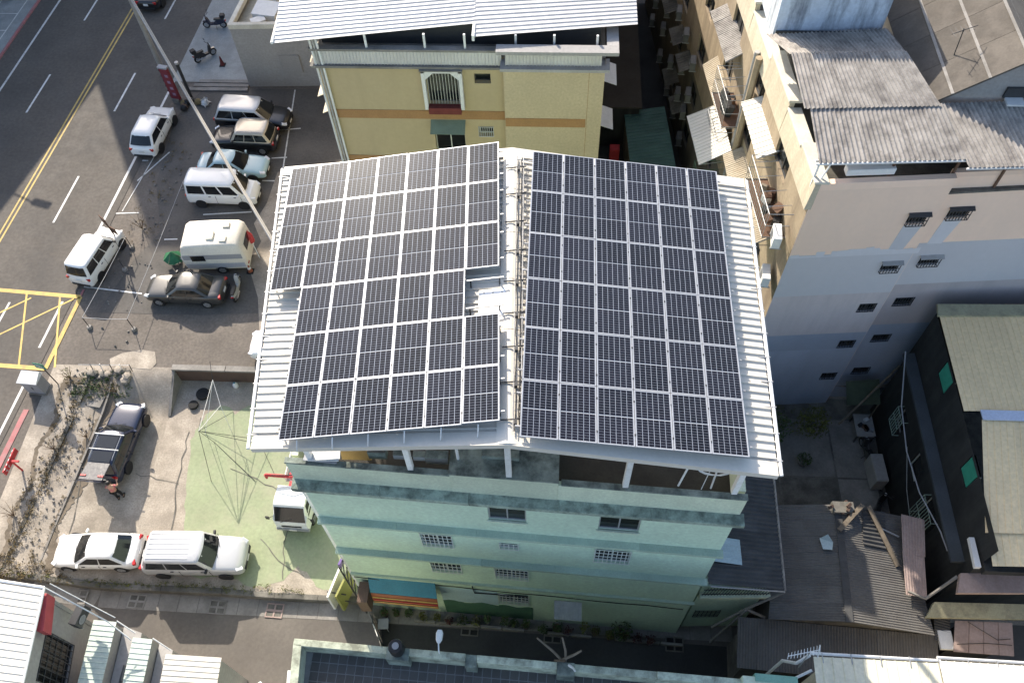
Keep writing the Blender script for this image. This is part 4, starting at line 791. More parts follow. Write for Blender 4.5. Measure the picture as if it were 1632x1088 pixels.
gs = thing('lean_to_shed', 'mottled grey lean-to roof on the floor of the dark gap', 'shed', (6.6, 20.2, 0)); sheets(gs, 'roof_sheet', [(4.9, 18.3, 3.0), (4.7, 22.0, 3.3), (7.8, 22.4, 3.3), (7.9, 18.4, 3.0)], 3, .2, .02, greyw); MB().prism([(5.0, 18.5), (7.8, 18.6), (7.7, 22.2), (4.9, 21.9)], 0, 2.9).build('wall', conc_dark, gs)
gs = thing('lean_to_shed', 'teal ribbed lean-to roof deep in the dark gap', 'shed', (6, 28, 0)); sheets(gs, 'roof_sheet', [(5.0, 26.0, 2.6), (7.6, 26.2, 2.9), (7.2, 31.5, 2.9), (4.7, 31.3, 2.6)], 5, .25, .03, mat('dark_teal_roof', (.06, .13, .12), .7, .2, 1)); MB().prism([(5.1, 26.2), (7.5, 26.3), (7.1, 31.3), (4.8, 31.1)], 0, 2.5).build('wall', conc_dark, gs)
gs = thing('lean_to_shed', 'flat grey roof beside the yellow wall in the dark gap', 'shed', (3.7, 19, 0)); MB().bx(3.1, 4.6, 17.6, 20.2, 0, 2.4).build('wall', conc_dark, gs); MB().bx(3.0, 4.7, 17.5, 20.3, 2.4, 2.5).build('roof_panel', greyw, gs)
MB().tube([(4.9, 20.4, .0), (5.2, 20.4, 2.2)], .1, 6).build('post', w_paint, gs)
t = thing('red_gas_cylinder', 'dull red cabinet by the doorway in the dark gap', 'cabinet', (4.2, 29.6, 0)); MB().bx(3.9, 4.5, 29.3, 29.8, 0, 1.3).build('case', redw, t, bevel=.02); MB().bx(3.95, 4.2, 29.28, 29.3, .1, 1.2).build('door', redw, t)
# ------------------------------------------------------------------ annex right of the green house
an = thing('annex_roof', 'dark corrugated lean-to roof on the right side of the green house', 'lean-to', (8.5, 3.5, -1.1))
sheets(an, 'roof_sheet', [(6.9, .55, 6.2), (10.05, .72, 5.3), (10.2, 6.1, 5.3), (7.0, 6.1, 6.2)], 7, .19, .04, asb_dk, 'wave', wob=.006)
sheets(an, 'patch_sheet', [(7.15, 1.45, 6.28), (8.35, 1.45, 5.94), (8.35, 2.5, 5.94), (7.15, 2.5, 6.28)], 4, .3, .012, mat('pale_blue_sheet', (.40, .50, .52), .6, .1, 1, dirt=(.3, .38, .4), damt=.4))
sheets(an, 'patch_sheet', [(7.2, 3.2, 6.27), (8.1, 3.2, 6.0), (8.1, 4.4, 6.0), (7.2, 4.4, 6.27)], 1, .12, .012, asb)
MB().tube([(10.1, .7, 5.28), (10.25, 6.1, 5.28)], .05, 6).build('gutter', asb, an); MB().tube([(7.0, .5, 6.1), (10.1, .68, 5.2)], .04, 5).build('edge_bar', steel, an)
MB().hexa([(6.9, .85, -1.2), (9.6, 1.0, -1.2), (9.6, 6.0, -1.2), (6.9, 6.0, -1.2)], [(6.9, .85, 5.0), (9.6, 1.0, 5.0), (9.6, 6.0, 5.0), (6.9, 6.0, 5.0)]).build('wall', mint, an)
MB().hexa([(6.9, .6, 3.9), (9.8, .75, 3.9), (9.8, 1.1, 3.9), (6.9, 1.1, 3.9)], [(6.9, .6, 4.15), (9.8, .75, 4.15), (9.8, 1.1, 4.15), (6.9, 1.1, 4.15)]).build('ledge', mint_edge, an, bevel=.02)
gl = MB()
for k in range(22): x = 7.0+k*.125; gl.tube([(x, .72+k*.006, 4.15), (x+.1, .72+k*.006, 5.1)], .018, 4)
for z in (4.35, 4.95): gl.tube([(6.95, .7, z), (9.75, .84, z)], .02, 4)
stuff(gl.build('railing_bars', dsteel, an))
wd = MB(); A, U, Nn, P = walls(wd, (6.9, .84), (9.6, .98), -1.0, 3.8, [(.25, .6, 1.35, 1.5)]); wd.build('wall', mint, an); window(an, P, U, Nn, (.25, .6, 1.35, 1.5), dframe, glass, grille=True, gm=dframe)
for a, b in (((10.1, .68, 5.15), (8.9, .45, 3.4)), ((8.9, .45, 3.4), (7.9, .3, 1.0)), ((8.9, .4, 3.4), (8.2, .2, -1.2)), ((8.9, .45, 3.4), (9.8, .3, 2.8))): MB().tube([a, b], .06, 7).build('drain_pipe', conc_grey, an, smooth=True)
# ------------------------------------------------------------------ brown corrugated shed
bs = thing('brown_shed', 'low brown grey corrugated shed roof in the yard, partly sunlit', 'shed', (13, 2.4, -1.1))
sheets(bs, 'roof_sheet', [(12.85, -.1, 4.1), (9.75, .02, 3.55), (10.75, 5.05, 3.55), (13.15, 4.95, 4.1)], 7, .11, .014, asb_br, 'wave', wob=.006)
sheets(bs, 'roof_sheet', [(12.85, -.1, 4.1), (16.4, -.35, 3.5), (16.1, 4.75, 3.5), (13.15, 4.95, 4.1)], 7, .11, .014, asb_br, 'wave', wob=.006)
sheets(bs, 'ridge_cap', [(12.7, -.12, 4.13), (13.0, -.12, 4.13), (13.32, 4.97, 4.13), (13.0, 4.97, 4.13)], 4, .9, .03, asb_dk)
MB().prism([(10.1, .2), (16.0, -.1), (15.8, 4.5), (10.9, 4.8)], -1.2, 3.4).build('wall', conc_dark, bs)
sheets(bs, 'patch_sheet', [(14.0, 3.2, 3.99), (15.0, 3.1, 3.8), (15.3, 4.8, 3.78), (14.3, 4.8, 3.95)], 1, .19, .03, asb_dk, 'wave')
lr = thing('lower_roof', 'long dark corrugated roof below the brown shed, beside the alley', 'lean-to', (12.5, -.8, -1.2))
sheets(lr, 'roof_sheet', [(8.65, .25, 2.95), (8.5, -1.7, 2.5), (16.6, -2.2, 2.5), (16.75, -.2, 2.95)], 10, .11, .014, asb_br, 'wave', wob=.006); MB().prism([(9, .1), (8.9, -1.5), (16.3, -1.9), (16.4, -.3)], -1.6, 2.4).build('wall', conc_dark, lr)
for i, (P4, l) in enumerate((([(15.6, 2.9, 4.0), (15.84, 4.6, 4.1), (16.8, 4.4, 4.05), (16.5, 2.75, 4.0)], 'upper pinkish loose roof sheet beside the black house'), ([(15.4, 1.15, 3.95), (15.6, 3.0, 4.0), (16.5, 2.85, 3.95), (16.25, 1.05, 3.9)], 'lower pinkish loose roof sheet beside the black house'))):
    t = thing('loose_sheet', l, 'roof sheet', P4[0]); sheets(t, 'sheet', P4, 2, .12, .012, pinkroof, 'wave')
t = thing('broken_chimney', 'collapsed brick chimney stump at the back of the brown shed', 'chimney', (13.3, 4.7, 3.9))
for k in range(9): MB().obox((12.7+random.random()*1.2, 4.55+random.random()*.5, 4.1+random.random()*.35), (.24, .12, .1), random.random()*3, random.uniform(-.4, .4)).build('brick', brick_m, t)
MB().bx(12.9, 13.8, 4.5, 5.0, 3.7, 4.3).build('stump', conc_dark, t)
for i, (a, b, l, m) in enumerate((((14.5, 4.9, 4.15), (15.4, 2.4, 3.75), 'long pale plank lying on the brown shed roof', wood), ((14.2, 4.9, 4.3), (13.0, 3.7, 4.3), 'short plank leaning by the broken chimney', wood), ((15.0, 4.0, 3.85), (15.7, 3.7, 3.75), 'thin pole lying on the brown shed roof', steel))):
    t = thing('plank', l, 'plank', a); a, b = Vector(a), Vector(b); d = (b-a).normalized(); s = Vector((-d.y, d.x, 0)).normalized()*(.1 if i < 2 else .03); MB().slab([a-s, a+s, b+s, b-s][::-1], .05).build('board', m, t)
t = thing('plastic_sheet', 'crumpled pale blue sheet on the brown shed ridge', 'sheet', (12.3, 3.2, 4.0)); mb = MB()
mb.poly([(12.2, 3.4, 4.02), (12.25, 2.9, 4.1), (12.6, 2.85, 4.2), (12.7, 3.2, 4.16)]).poly([(12.2, 3.4, 4.02), (12.7, 3.2, 4.16), (12.5, 3.5, 4.28)]).build('sheet', mat('pale_blue_sheet', (0, 0, 0)), t)
# ------------------------------------------------------------------ black walled house with tan roof
bk = thing('black_house', 'black walled house with green shutters and tan panel roof at the right edge', 'house', (21, 7, -1.2))
XB = 17.5
mb = MB(); hb = []
for (y0, y1, z0, z1) in ((9.1, 10.2, 7.3-.6, 7.75), (4.75, 5.7, 6.6, 7.75), (4.4, 5.75, 1.7, 3.6), (9.7, 10.6, 1.6, 2.9), (7.0, 8.0, 2.0, 3.4)): hb.append((12.6-y1, z0, 12.6-y0, z1))
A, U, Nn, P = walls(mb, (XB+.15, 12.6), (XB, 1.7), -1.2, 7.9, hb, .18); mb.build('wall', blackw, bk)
for i, h in enumerate(hb):
    wn = window(bk, P, U, Nn, h, wframe if i != 3 else steel, glass, nv=1, depth=.18, grille=(i in (2, 3)), gm=mat('pale_green_bars', (.35, .46, .40), .6, .1, 3), gx=.14, gz=.9, gp=.3)
    if i < 2:
        q = MB(); q.hexa([P(h[0]+.05, h[1]+.05, .06), P(h[2]-.05, h[1]+.05, .06), P(h[2]-.05, h[3]-.05, .06), P(h[0]+.05, h[3]-.05, .06)], [P(h[0]+.05, h[1]+.05, .02), P(h[2]-.05, h[1]+.05, .02), P(h[2]-.05, h[3]-.05, .02), P(h[0]+.05, h[3]-.05, .02)]); q.build('shutter', teal_sh, wn)
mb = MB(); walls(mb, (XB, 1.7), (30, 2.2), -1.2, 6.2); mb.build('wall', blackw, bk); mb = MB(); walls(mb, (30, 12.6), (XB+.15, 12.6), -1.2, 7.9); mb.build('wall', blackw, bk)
MB().hexa([(XB-.5, 2.2, 5.0), (XB, 2.2, 5.0), (XB+.1, 12.2, 5.0), (XB-.4, 12.2, 5.0)], [(XB-.5, 2.2, 5.15), (XB, 2.2, 5.2), (XB+.1, 12.2, 5.2), (XB-.4, 12.2, 5.15)]).build('ledge', mat('dark_blue_ledge', (.05, .06, .07), .85, .25, 1), bk)
MB().tube([(XB-.9, 11.5, 6.4), (XB-.95, 9.5, 4.9), (XB-1.0, 7.4, 4.5), (XB-.9, 5.4, 4.6), (XB-.5, 3.6, 4.8), (XB-.35, 2.8, 4.7)], .03, 6).build('hose', greyp, bk, smooth=True)
MB().tube([(XB-.05, 8.6, 2.6), (XB-.06, 6.9, 1.6), (XB-.06, 5.3, 1.2), (XB-.06, 3.6, .8)], .02, 5).build('cable', steel, bk)
sheets(bk, 'roof_sheet', [(XB+.1, 7.6, 8.0), (XB+.0, 12.75, 8.35), (30, 13.1, 8.35), (30, 7.9, 8.0)], 9, .3, .02, tanroof)
sheets(bk, 'roof_sheet', [(XB-.1, 2.55, 7.5), (XB+.75, 7.25, 7.95), (30, 7.5, 7.95), (30, 2.8, 7.5)], 9, .3, .02, tanroof)
sheets(bk, 'roof_sheet', [(XB+.0, 1.35, 7.2), (XB+.05, 2.62, 7.42), (30, 2.85, 7.42), (30, 1.6, 7.2)], 9, .3, .02, tanroof)
MB().bx(XB+.75, 30, 7.2, 7.65, 8.0, 8.06).build('ridge_flashing', mat('pale_blue_flashing', (.50, .55, .66), .5, .05, 1), bk)
MB().hexa([(XB-.1, 12.1, 8.3), (30, 12.5, 8.3), (30, 12.95, 8.3), (XB, 12.7, 8.3)], [(XB-.1, 12.1, 8.42), (30, 12.5, 8.42), (30, 12.95, 8.45), (XB, 12.7, 8.45)]).build('rear_cap', mat('olive_tan_cap', (.36, .34, .22), .7, .15, 1, dirt=(.1, .09, .07), damt=.6, dscale=2), bk)
MB().hexa([(XB-.35, 1.5, 6.4), (XB-.12, 1.5, 6.4), (XB-.1, 2.7, 6.4), (XB-.3, 2.7, 6.4)], [(XB-.35, 1.5, 6.6), (XB-.12, 1.5, 6.6), (XB-.1, 2.7, 6.6), (XB-.3, 2.7, 6.6)]).build('white_bracket', whitep, bk)
MB().bx(XB+.0, 30, 1.35, 2.0, 6.2, 6.6).build('fascia', blackw, bk); MB().hexa([(XB-.6, .9, 5.0), (30, 1.4, 5.0), (30, 2.0, 5.0), (XB-.3, 1.7, 5.0)], [(XB-.6, .9, 5.2), (30, 1.4, 5.2), (30, 2.0, 5.25), (XB-.3, 1.7, 5.25)]).build('lower_eave', pinkroof, bk)
MB().tube([(XB-.4, 1.6, 5.1), (XB-1.5, .9, 4.3), (XB-2.1, 1.2, 4.2)], .07, 6).build('drain_pipe', conc_grey, bk)
MB().hexa([(XB-1.4, .3, 3.6), (30, .6, 3.6), (30, 1.1, 3.6), (XB-1.0, .9, 3.6)], [(XB-1.4, .3, 3.72), (30, .6, 3.72), (30, 1.1, 3.9), (XB-1.0, .9, 3.9)]).build('lower_eave', mat('olive_tan_cap', (0, 0, 0)), bk)
pr = thing('pink_roof', 'flat pinkish panel roof below the black house', 'lean-to', (18.6, .2, -1.1))
for k in range(4): MB().slab([(17.2+k*.6, -.85-.02*k, 3.1), (17.2+k*.6+.575, -.87-.02*k, 3.1), (17.45+k*.58+.56, .35, 3.3), (17.45+k*.58, .35, 3.3)], .05).build('roof_panel', pinkroof, pr)
MB().prism([(17.3, -.6), (19.3, -.6), (19.4, .25), (17.6, .25)], -1.2, 3.0).build('wall', blackw, pr); MB().bx(16.75, 17.3, -.75, .0, 2.9, 3.05).build('white_lid', whitep, pr)
MB().tube([(17.3, -.6, 3.3), (18.5, -.5, 3.25), (19.5, -.55, 3.3)], .015, 4).build('cable', dsteel, pr); MB().tube([(17.9, .3, 3.4), (19.0, -.35, 3.25), (19.5, -.3, 3.3)], .015, 4).build('cable', dsteel, pr)
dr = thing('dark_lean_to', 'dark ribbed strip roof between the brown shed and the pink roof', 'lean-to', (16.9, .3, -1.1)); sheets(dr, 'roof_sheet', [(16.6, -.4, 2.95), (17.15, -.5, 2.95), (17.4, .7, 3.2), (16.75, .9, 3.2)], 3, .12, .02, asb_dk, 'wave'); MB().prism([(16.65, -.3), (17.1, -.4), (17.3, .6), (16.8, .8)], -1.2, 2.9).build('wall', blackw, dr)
# ------------------------------------------------------------------ bottom building with tiled terrace
bt = thing('terrace_building', 'building with dark tiled roof terrace at the bottom edge of the picture', 'building', (0, -9, -1.6))
def by(x): return -2.82-(x+7.7)*.045
B0, B1, BZ = -8.2, 9.0, 8.15
mb = MB(); walls(mb, (B1, by(B1)), (B0, by(B0)), -1.6, BZ); walls(mb, (B0, by(B0)), (B0+1.3, -18), -1.6, BZ); walls(mb, (B1, -18), (B1, by(B1)), -1.6, BZ); walls(mb, (B0+1.3, -18), (B1, -18), -1.6, BZ); mb.build('wall', mint_edge, bt)
MB().prism([(B0, by(B0)), (B0+1.3, -18), (B1, -18), (B1, by(B1))], BZ-.05, BZ).build('terrace_floor', grout, bt)
tm = MB().bx(-.143, .143, -.143, .143, 0, .02).build('tile', tile_m); TM = tm.data; bpy.data.objects.remove(tm)
nt_ = 0
for j in range(5):
    for i in range(56):
        x = -7.5+i*.32; y = -3.22-(x+7.7)*.045-j*.32
        if x > 8.6 or nt_ >= 260: continue
        o = bpy.data.objects.new('tile', TM); COL.objects.link(o); o.parent = bt; o.location = (x-0, y+9, BZ+1.6-.006+random.uniform(0, .003)); o.rotation_euler = (0, 0, -.045); nt_ += 1
def bpar(xa, xb, dy0, dy1, z0, z1, nm, m):
    MB().hexa([(xa, by(xa)-dy1, z0), (xb, by(xb)-dy1, z0), (xb, by(xb)-dy0, z0), (xa, by(xa)-dy0, z0)], [(xa, by(xa)-dy1, z1), (xb, by(xb)-dy1, z1), (xb, by(xb)-dy0, z1), (xa, by(xa)-dy0, z1)]).build(nm, m, bt, bevel=.015)
pm_ = mat('flaking_pale_green_parapet', (.50, .54, .42), .88, .15, 1.2, .2, 20, dirt=(.13, .13, .10), damt=.8, dscale=2, dthr=.5)
for xa, xb, z in ((-8.2, -4.9, 8.95), (-4.1, -2.15, 9.0), (-1.75, 1.0, 8.95), (1.6, 4.4, 8.9), (4.4, 7.2, 8.95)): bpar(xa, xb, 0, .24, BZ, z, 'parapet', pm_)
for xa, xb, z in ((-4.9, -4.1, 9.0), (-2.15, -1.75, 8.9), (1.0, 1.6, 9.05)): bpar(xa, xb, .0, .42, BZ, z, 'parapet_pier', stain)
bpar(7.2, 9.0, -.05, .5, BZ, 9.25, 'parapet', mint_edge); bpar(7.6, 9.0, -.15, .1, 8.9, 9.3, 'parapet_cap', mat('mint_cap', (.22, .40, .31), .8, .12, 1.5))
MB().hexa([(-8.2, by(-8.2)-.2, BZ), (-7.9, by(-8.2)-.2, BZ), (-6.9, -14, BZ), (-7.2, -14, BZ)], [(-8.2, by(-8.2)-.2, 8.95), (-7.9, by(-8.2)-.2, 8.95), (-6.9, -14, 8.95), (-7.2, -14, 8.95)]).build('parapet', pm_, bt, bevel=.015)
MB().hexa([(-8.9, -3.4, 3), (-8.3, -3.4, 3), (-8.1, -5.5, 3), (-8.7, -5.5, 3)], [(-8.9, -3.4, 6.6), (-8.3, -3.4, 6.6), (-8.1, -5.5, 6.6), (-8.7, -5.5, 6.6)]).build('side_box', whitep, bt)
t = thing('black_barrel', 'black barrel standing on the terrace parapet', 'barrel', (-4.5, by(-4.5)-.1, 9.0)); MB().lathe([(.24, 0), (.27, .15), (.27, .5), (.23, .62)], (-4.5, by(-4.5)-.1, 9.0), 'Z', 14).build('drum', blackp, t, smooth=True); MB().lathe([(.12, .62), (.12, .66), (.07, .66)], (-4.5, by(-4.5)-.1, 9.0), 'Z', 12).build('cap', greyp, t)
t = thing('street_lamp', 'white lamp head on a short arm above the terrace parapet', 'street lamp', (-3.05, by(-3)-.05, 8.9)); x = -3.05; y = by(x)
MB().tube([(x, y-.1, 8.7), (x, y-.05, 9.3), (x-.02, y+.25, 9.5)], .025, 7).build('arm', w_paint, t, smooth=True)
MB().loft([[(x+sx*wd, y+yy, 9.5+zz) for sx, zz in ((-1, 0), (-.7, .07), (.7, .07), (1, 0), (.6, -.05), (-.6, -.05))] for yy, wd in ((.15, .05), (.25, .11), (.48, .125), (.58, .08))]).build('lamp_head', whitep, t, smooth=True); MB().bx(x-.07, x+.07, y+.28, y+.5, 9.43, 9.452).build('lens', greyp, t)
t = thing('scrap_timber', 'bundle of bare branches and timber stuck in the terrace parapet', 'scrap timber', (1.3, by(1.3), 9))
for a, b, m in (((1.3, 0, 8.8), (.3, .55, 9.9), wood), ((1.3, 0, 8.8), (1.15, .6, 9.9), wood), ((1.2, .1, 9.0), (1.8, .25, 9.7), wood), ((1.4, -.1, 9.1), (1.6, -.35, 9.4), whitep), ((1.25, .05, 9.0), (.9, -.1, 9.7), bark)):
    MB().tube([(a[0], by(1.3)+a[1], a[2]), ((a[0]+b[0])/2+.05, by(1.3)+(a[1]+b[1])/2, (a[2]+b[2])/2), (b[0], by(1.3)+b[1], b[2])], [.05, .045, .03], 6).build('branch', m, t)
t = thing('fluorescent_tray', 'small grey tray lying on the tiled terrace', 'tray', (3.4, -4.0, BZ)); MB().obox((3.4, -3.98, BZ+.06), (1.0, .2, .08), R(-3)).build('tray', greyp, t, bevel=.01); MB().obox((3.4, -3.98, BZ+.105), (.9, .1, .02), R(-3)).build('tube', whitep, t)
# ------------------------------------------------------------------ bottom right cream roof
rr = thing('cream_roof_house', 'house with bright cream ribbed roof at the bottom right corner', 'house', (14, -8, -1.6))
sheets(rr, 'roof_sheet', [(10.0, -2.45, 8.05), (9.4, -12, 9.0), (13.9, -12, 9.0), (14.3, -2.5, 8.05)], 6, .3, .035, creamroof); sheets(rr, 'roof_sheet', [(14.3, -2.42, 8.1), (13.9, -12, 9.05), (21.5, -12, 9.05), (22.0, -2.55, 8.1)], 9, .3, .035, w_steel)
MB().prism([(10.2, -2.8), (9.6, -12), (21.3, -12), (21.8, -2.9)], -1.6, 7.9).build('wall', cream, rr)
MB().tube([(9.95, -2.33, 7.98), (14.4, -2.4, 7.98)], .06, 7).build('gutter', whitep, rr, smooth=True); MB().tube([(14.3, -2.3, 8.0), (22, -2.44, 8.0)], .06, 7).build('gutter', whitep, rr, smooth=True)
for k in range(12): x = 10.3+k*1.0; MB().obox((x, -2.5, 8.1), (.03, .35, .03)).build('gutter_bracket', steel, rr)
MB().tube([(9.9, -2.4, 8.0), (9.5, -2.6, 7.6), (9.3, -2.3, 6.6), (9.3, -2.2, 0)], .06, 7).build('drain_pipe', whitep, rr); MB().tube([(9.9, -2.9, 8.0), (9.0, -3.3, 7.7)], .05, 7).build('drain_pipe', whitep, rr)
t = thing('yagi_aerial', 'white yagi television aerial above the cream roof corner', 'aerial', (9.6, -2.7, 7.6)); mp = Vector((9.55, -2.6, 9.2))
MB().tube([(9.6, -2.7, 7.5), mp], .025, 6).build('mast', steel, t); a, b = mp+Vector((.35, .1, 0)), mp+Vector((-.75, -.15, 0)); MB().tube([a, b], .018, 6).build('boom', whitep, t)
for k in range(11): p = a.lerp(b, k/10); d = .16-.006*k; MB().tube([p+Vector((-.03, -d, .02)), p+Vector((.03, d, .02))], .011, 5).build('element', whitep, t)
MB().tube([mp+Vector((.3, -.1, -.2)), mp+Vector((.3, .2, .25))], .02, 5).build('reflector', whitep, t)
# ------------------------------------------------------------------ bottom left white roof and small teal roofs
wb = thing('white_roof_building', 'white ribbed roof building at the bottom left corner', 'building', (-25, -5, -1))
sheets(wb, 'roof_sheet', [(-19.45, -.68, 6.1), (-33, .65, 6.6), (-33, -12, 6.6), (-18.0, -12, 6.1)], 14, .28, .03, w_steel)
MB().tube([(-19.4, -.6, 6.1), (-17.95, -12, 6.1)], .05, 6).build('edge_flashing', w_paint, wb); MB().tube([(-19.4, -.6, 6.1), (-33, .72, 6.6)], .06, 6).build('gutter', w_paint, wb)
mb = MB(); A, U, Nn, P = walls(mb, (-17.95, -12), (-19.55, -.85), -1.6, 6.0, [(8.2, 2.6, 10.1, 5.0)], .15); mb.build('wall', greyw, wb)
MB().bx(-33, -19.5, -.9, -.75, -1.6, 6.0).build('wall', greyw, wb)
wn = window(wb, P, U, Nn, (8.2, 2.6, 10.1, 5.0), dframe, glass, nv=3, depth=.15, grille=True, gm=dframe, gx=.25, gz=.4)
MB().hexa([(-19.62, -.75, 5.2), (-19.35, -.75, 5.2), (-19.0, -2.2, 5.2), (-19.3, -2.2, 5.2)], [(-19.62, -.75, 5.85), (-19.35, -.75, 5.85), (-19.0, -2.2, 5.85), (-19.3, -2.2, 5.85)]).build('red_sign', mat('faded_red_panel', (.42, .07, .08), .6, .15, 2), wb)
MB().tube([(-19.5, -.55, 6.05), (-17.4, -1.35, 4.2), (-16.5, -1.9, 3.6)], .03, 6).build('stay_pipe', w_paint, wb); MB().tube([(-19.3, -.4, 6.0), (-17.2, -1.15, 4.1)], .02, 5).build('stay_pipe', w_paint, wb)
acunit('dark wall unit below the red panel of the white roofed building', -18.6, -1.2, 4.0, R(80), m=dframe)
for i, (x0, x1, y0, z, m) in enumerate(((-18.55, -17.6, -1.05, 3.2, tealroof), (-16.75, -15.95, -1.65, 3.0, tealroof), (-15.3, -12.95, -2.2, 2.7, w_steel))):
    t = thing('small_ribbed_roof', ['pale teal ribbed roof beside the white roofed building', 'narrow pale green ribbed roof, second of the low roofs', 'wide cream ribbed roof, last of the low roofs by the alley'][i], 'lean-to', (x0, y0-2, -1.5))
    sheets(t, 'roof_sheet', [(x0, y0, z), (x1, y0-.02, z-.12), (x1+.35, y0-6, z-.12), (x0+.35, y0-6, z)], 7, .24, .025, m)
    MB().prism([(x0+.05, y0-.1), (x1-.05, y0-.1), (x1+.3, y0-6), (x0+.35, y0-6)], -1.6, z-.2).build('wall', greyw, t)
    if i < 2:
        MB().prism([(x1, y0+.0), (x1+.85-.2*i, y0-.25), (x1+1.1-.2*i, y0-6), (x1+.3, y0-6)], -1.6, z-.9).build('wall', greyw, t); MB().tube([(x1, y0+.02, z-.1), (x1+.75, y0-.35, z-.5)], .03, 6).build('edge_flashing', w_paint, t)
        MB().bx(x1+.5, x1+.78, y0-2.3, y0-1.6, z-.9, z-.78).build('skylight_frame', dframe, t); MB().bx(x1+.54, x1+.74, y0-2.25, y0-1.65, z-.78, z-.765).build('skylight', gglass, t)
# ------------------------------------------------------------------ buildings outside the frame that throw the shadows on the road
def block(name, lbl, pts, h, m, fl):
    c = sum((Vector((*p, 0)) for p in pts), Vector())/len(pts); t = thing(name, lbl, 'building', (c.x, c.y, 0)); mb = MB(); k = len(pts); rs = []
    for i in range(k):
        a, b = pts[i], pts[(i+1) % k]; L_ = math.hypot(b[0]-a[0], b[1]-a[1]); hs = []
        for f in range(fl):
            z = 1.0+f*h/fl; n = max(1, int(L_/5))
            for j in range(n): u = L_*(j+.5)/n; hs.append((u-.9, z+.2, u+.9, z+1.7))
        rs.append((walls(mb, a, b, -.1, h, hs, .2), hs))
    mb.build('wall', m, t); MB().prism(pts, h-.02, h+.25).build('roof_slab', conc_grey, t); g_ = MB()
    for (A, U, Nn, P), hs in rs:
        for (a, b, c2, d) in hs: g_.hexa([P(a, b, .18), P(c2, b, .18), P(c2, d, .18), P(a, d, .18)], [P(a, b, .15), P(c2, b, .15), P(c2, d, .15), P(a, d, .15)])
    stuff(g_.build('window_panes', glass, t)); return t
block('street_terrace', 'five storey terrace across the road, its shadow covers the far lanes', [(-60, 24.6), (-47.85, 24.6), (-40.6, 61), (-56, 61)], 12.7, greyw, 5)
block('tower_block', 'tall block further up the road whose shadow points at the parking lot', [(-47.2, 64), (-37.0, 64), (-37.0, 76), (-47.2, 76)], 30, beige, 9)
# ------------------------------------------------------------------ vehicles
def paint(n, c, r=.28, metal=0., var=.03): return mat('car_paint_'+n, c, r, var, 2, coat=.6, metal=metal, spec=.5, orand=0, fine=.0)
car_glass = mat('car_glass', (.012, .014, .016), .06, .1, 3, spec=.7, orand=0)
chrome = mat('silver_rim', (.5, .5, .51), .3, .1, 5, metal=.7)
lampm = mat('headlamp', (.75, .76, .78), .15, .05, 5, spec=.7); redl = mat('tail_lamp', (.42, .02, .02), .2, .1, 5, spec=.6)
trim = mat('black_trim', (.02, .02, .022), .55, .1, 5)
wh = MB().lathe([(.20, -.1), (.29, -.105), (.315, -.07), (.315, .07), (.29, .105), (.20, .1)], (0, 0, 0), 'Y', 18).build('wheel', rubber, smooth=True); WHM = wh.data; bpy.data.objects.remove(wh)
rmb = MB(); rmb.lathe([(.2, -.112), (.2, .112)], (0, 0, 0), 'Y', 16)
for k in range(5):
    a = k*2*math.pi/5; rmb.obox((.1*math.cos(a), 0, .1*math.sin(a)), (.2, .235, .05), 0, 0, -a)
rm = rmb.build('rim', chrome); RMM = rm.data; bpy.data.objects.remove(rm)
def wheel(t, x, y, z, s=1.):
    o = bpy.data.objects.new('wheel', WHM); COL.objects.link(o); o.parent = t; o.location = (x, y, z); o.scale = (s, 1, s)
    r = bpy.data.objects.new('rim', RMM); COL.objects.link(r); r.parent = o
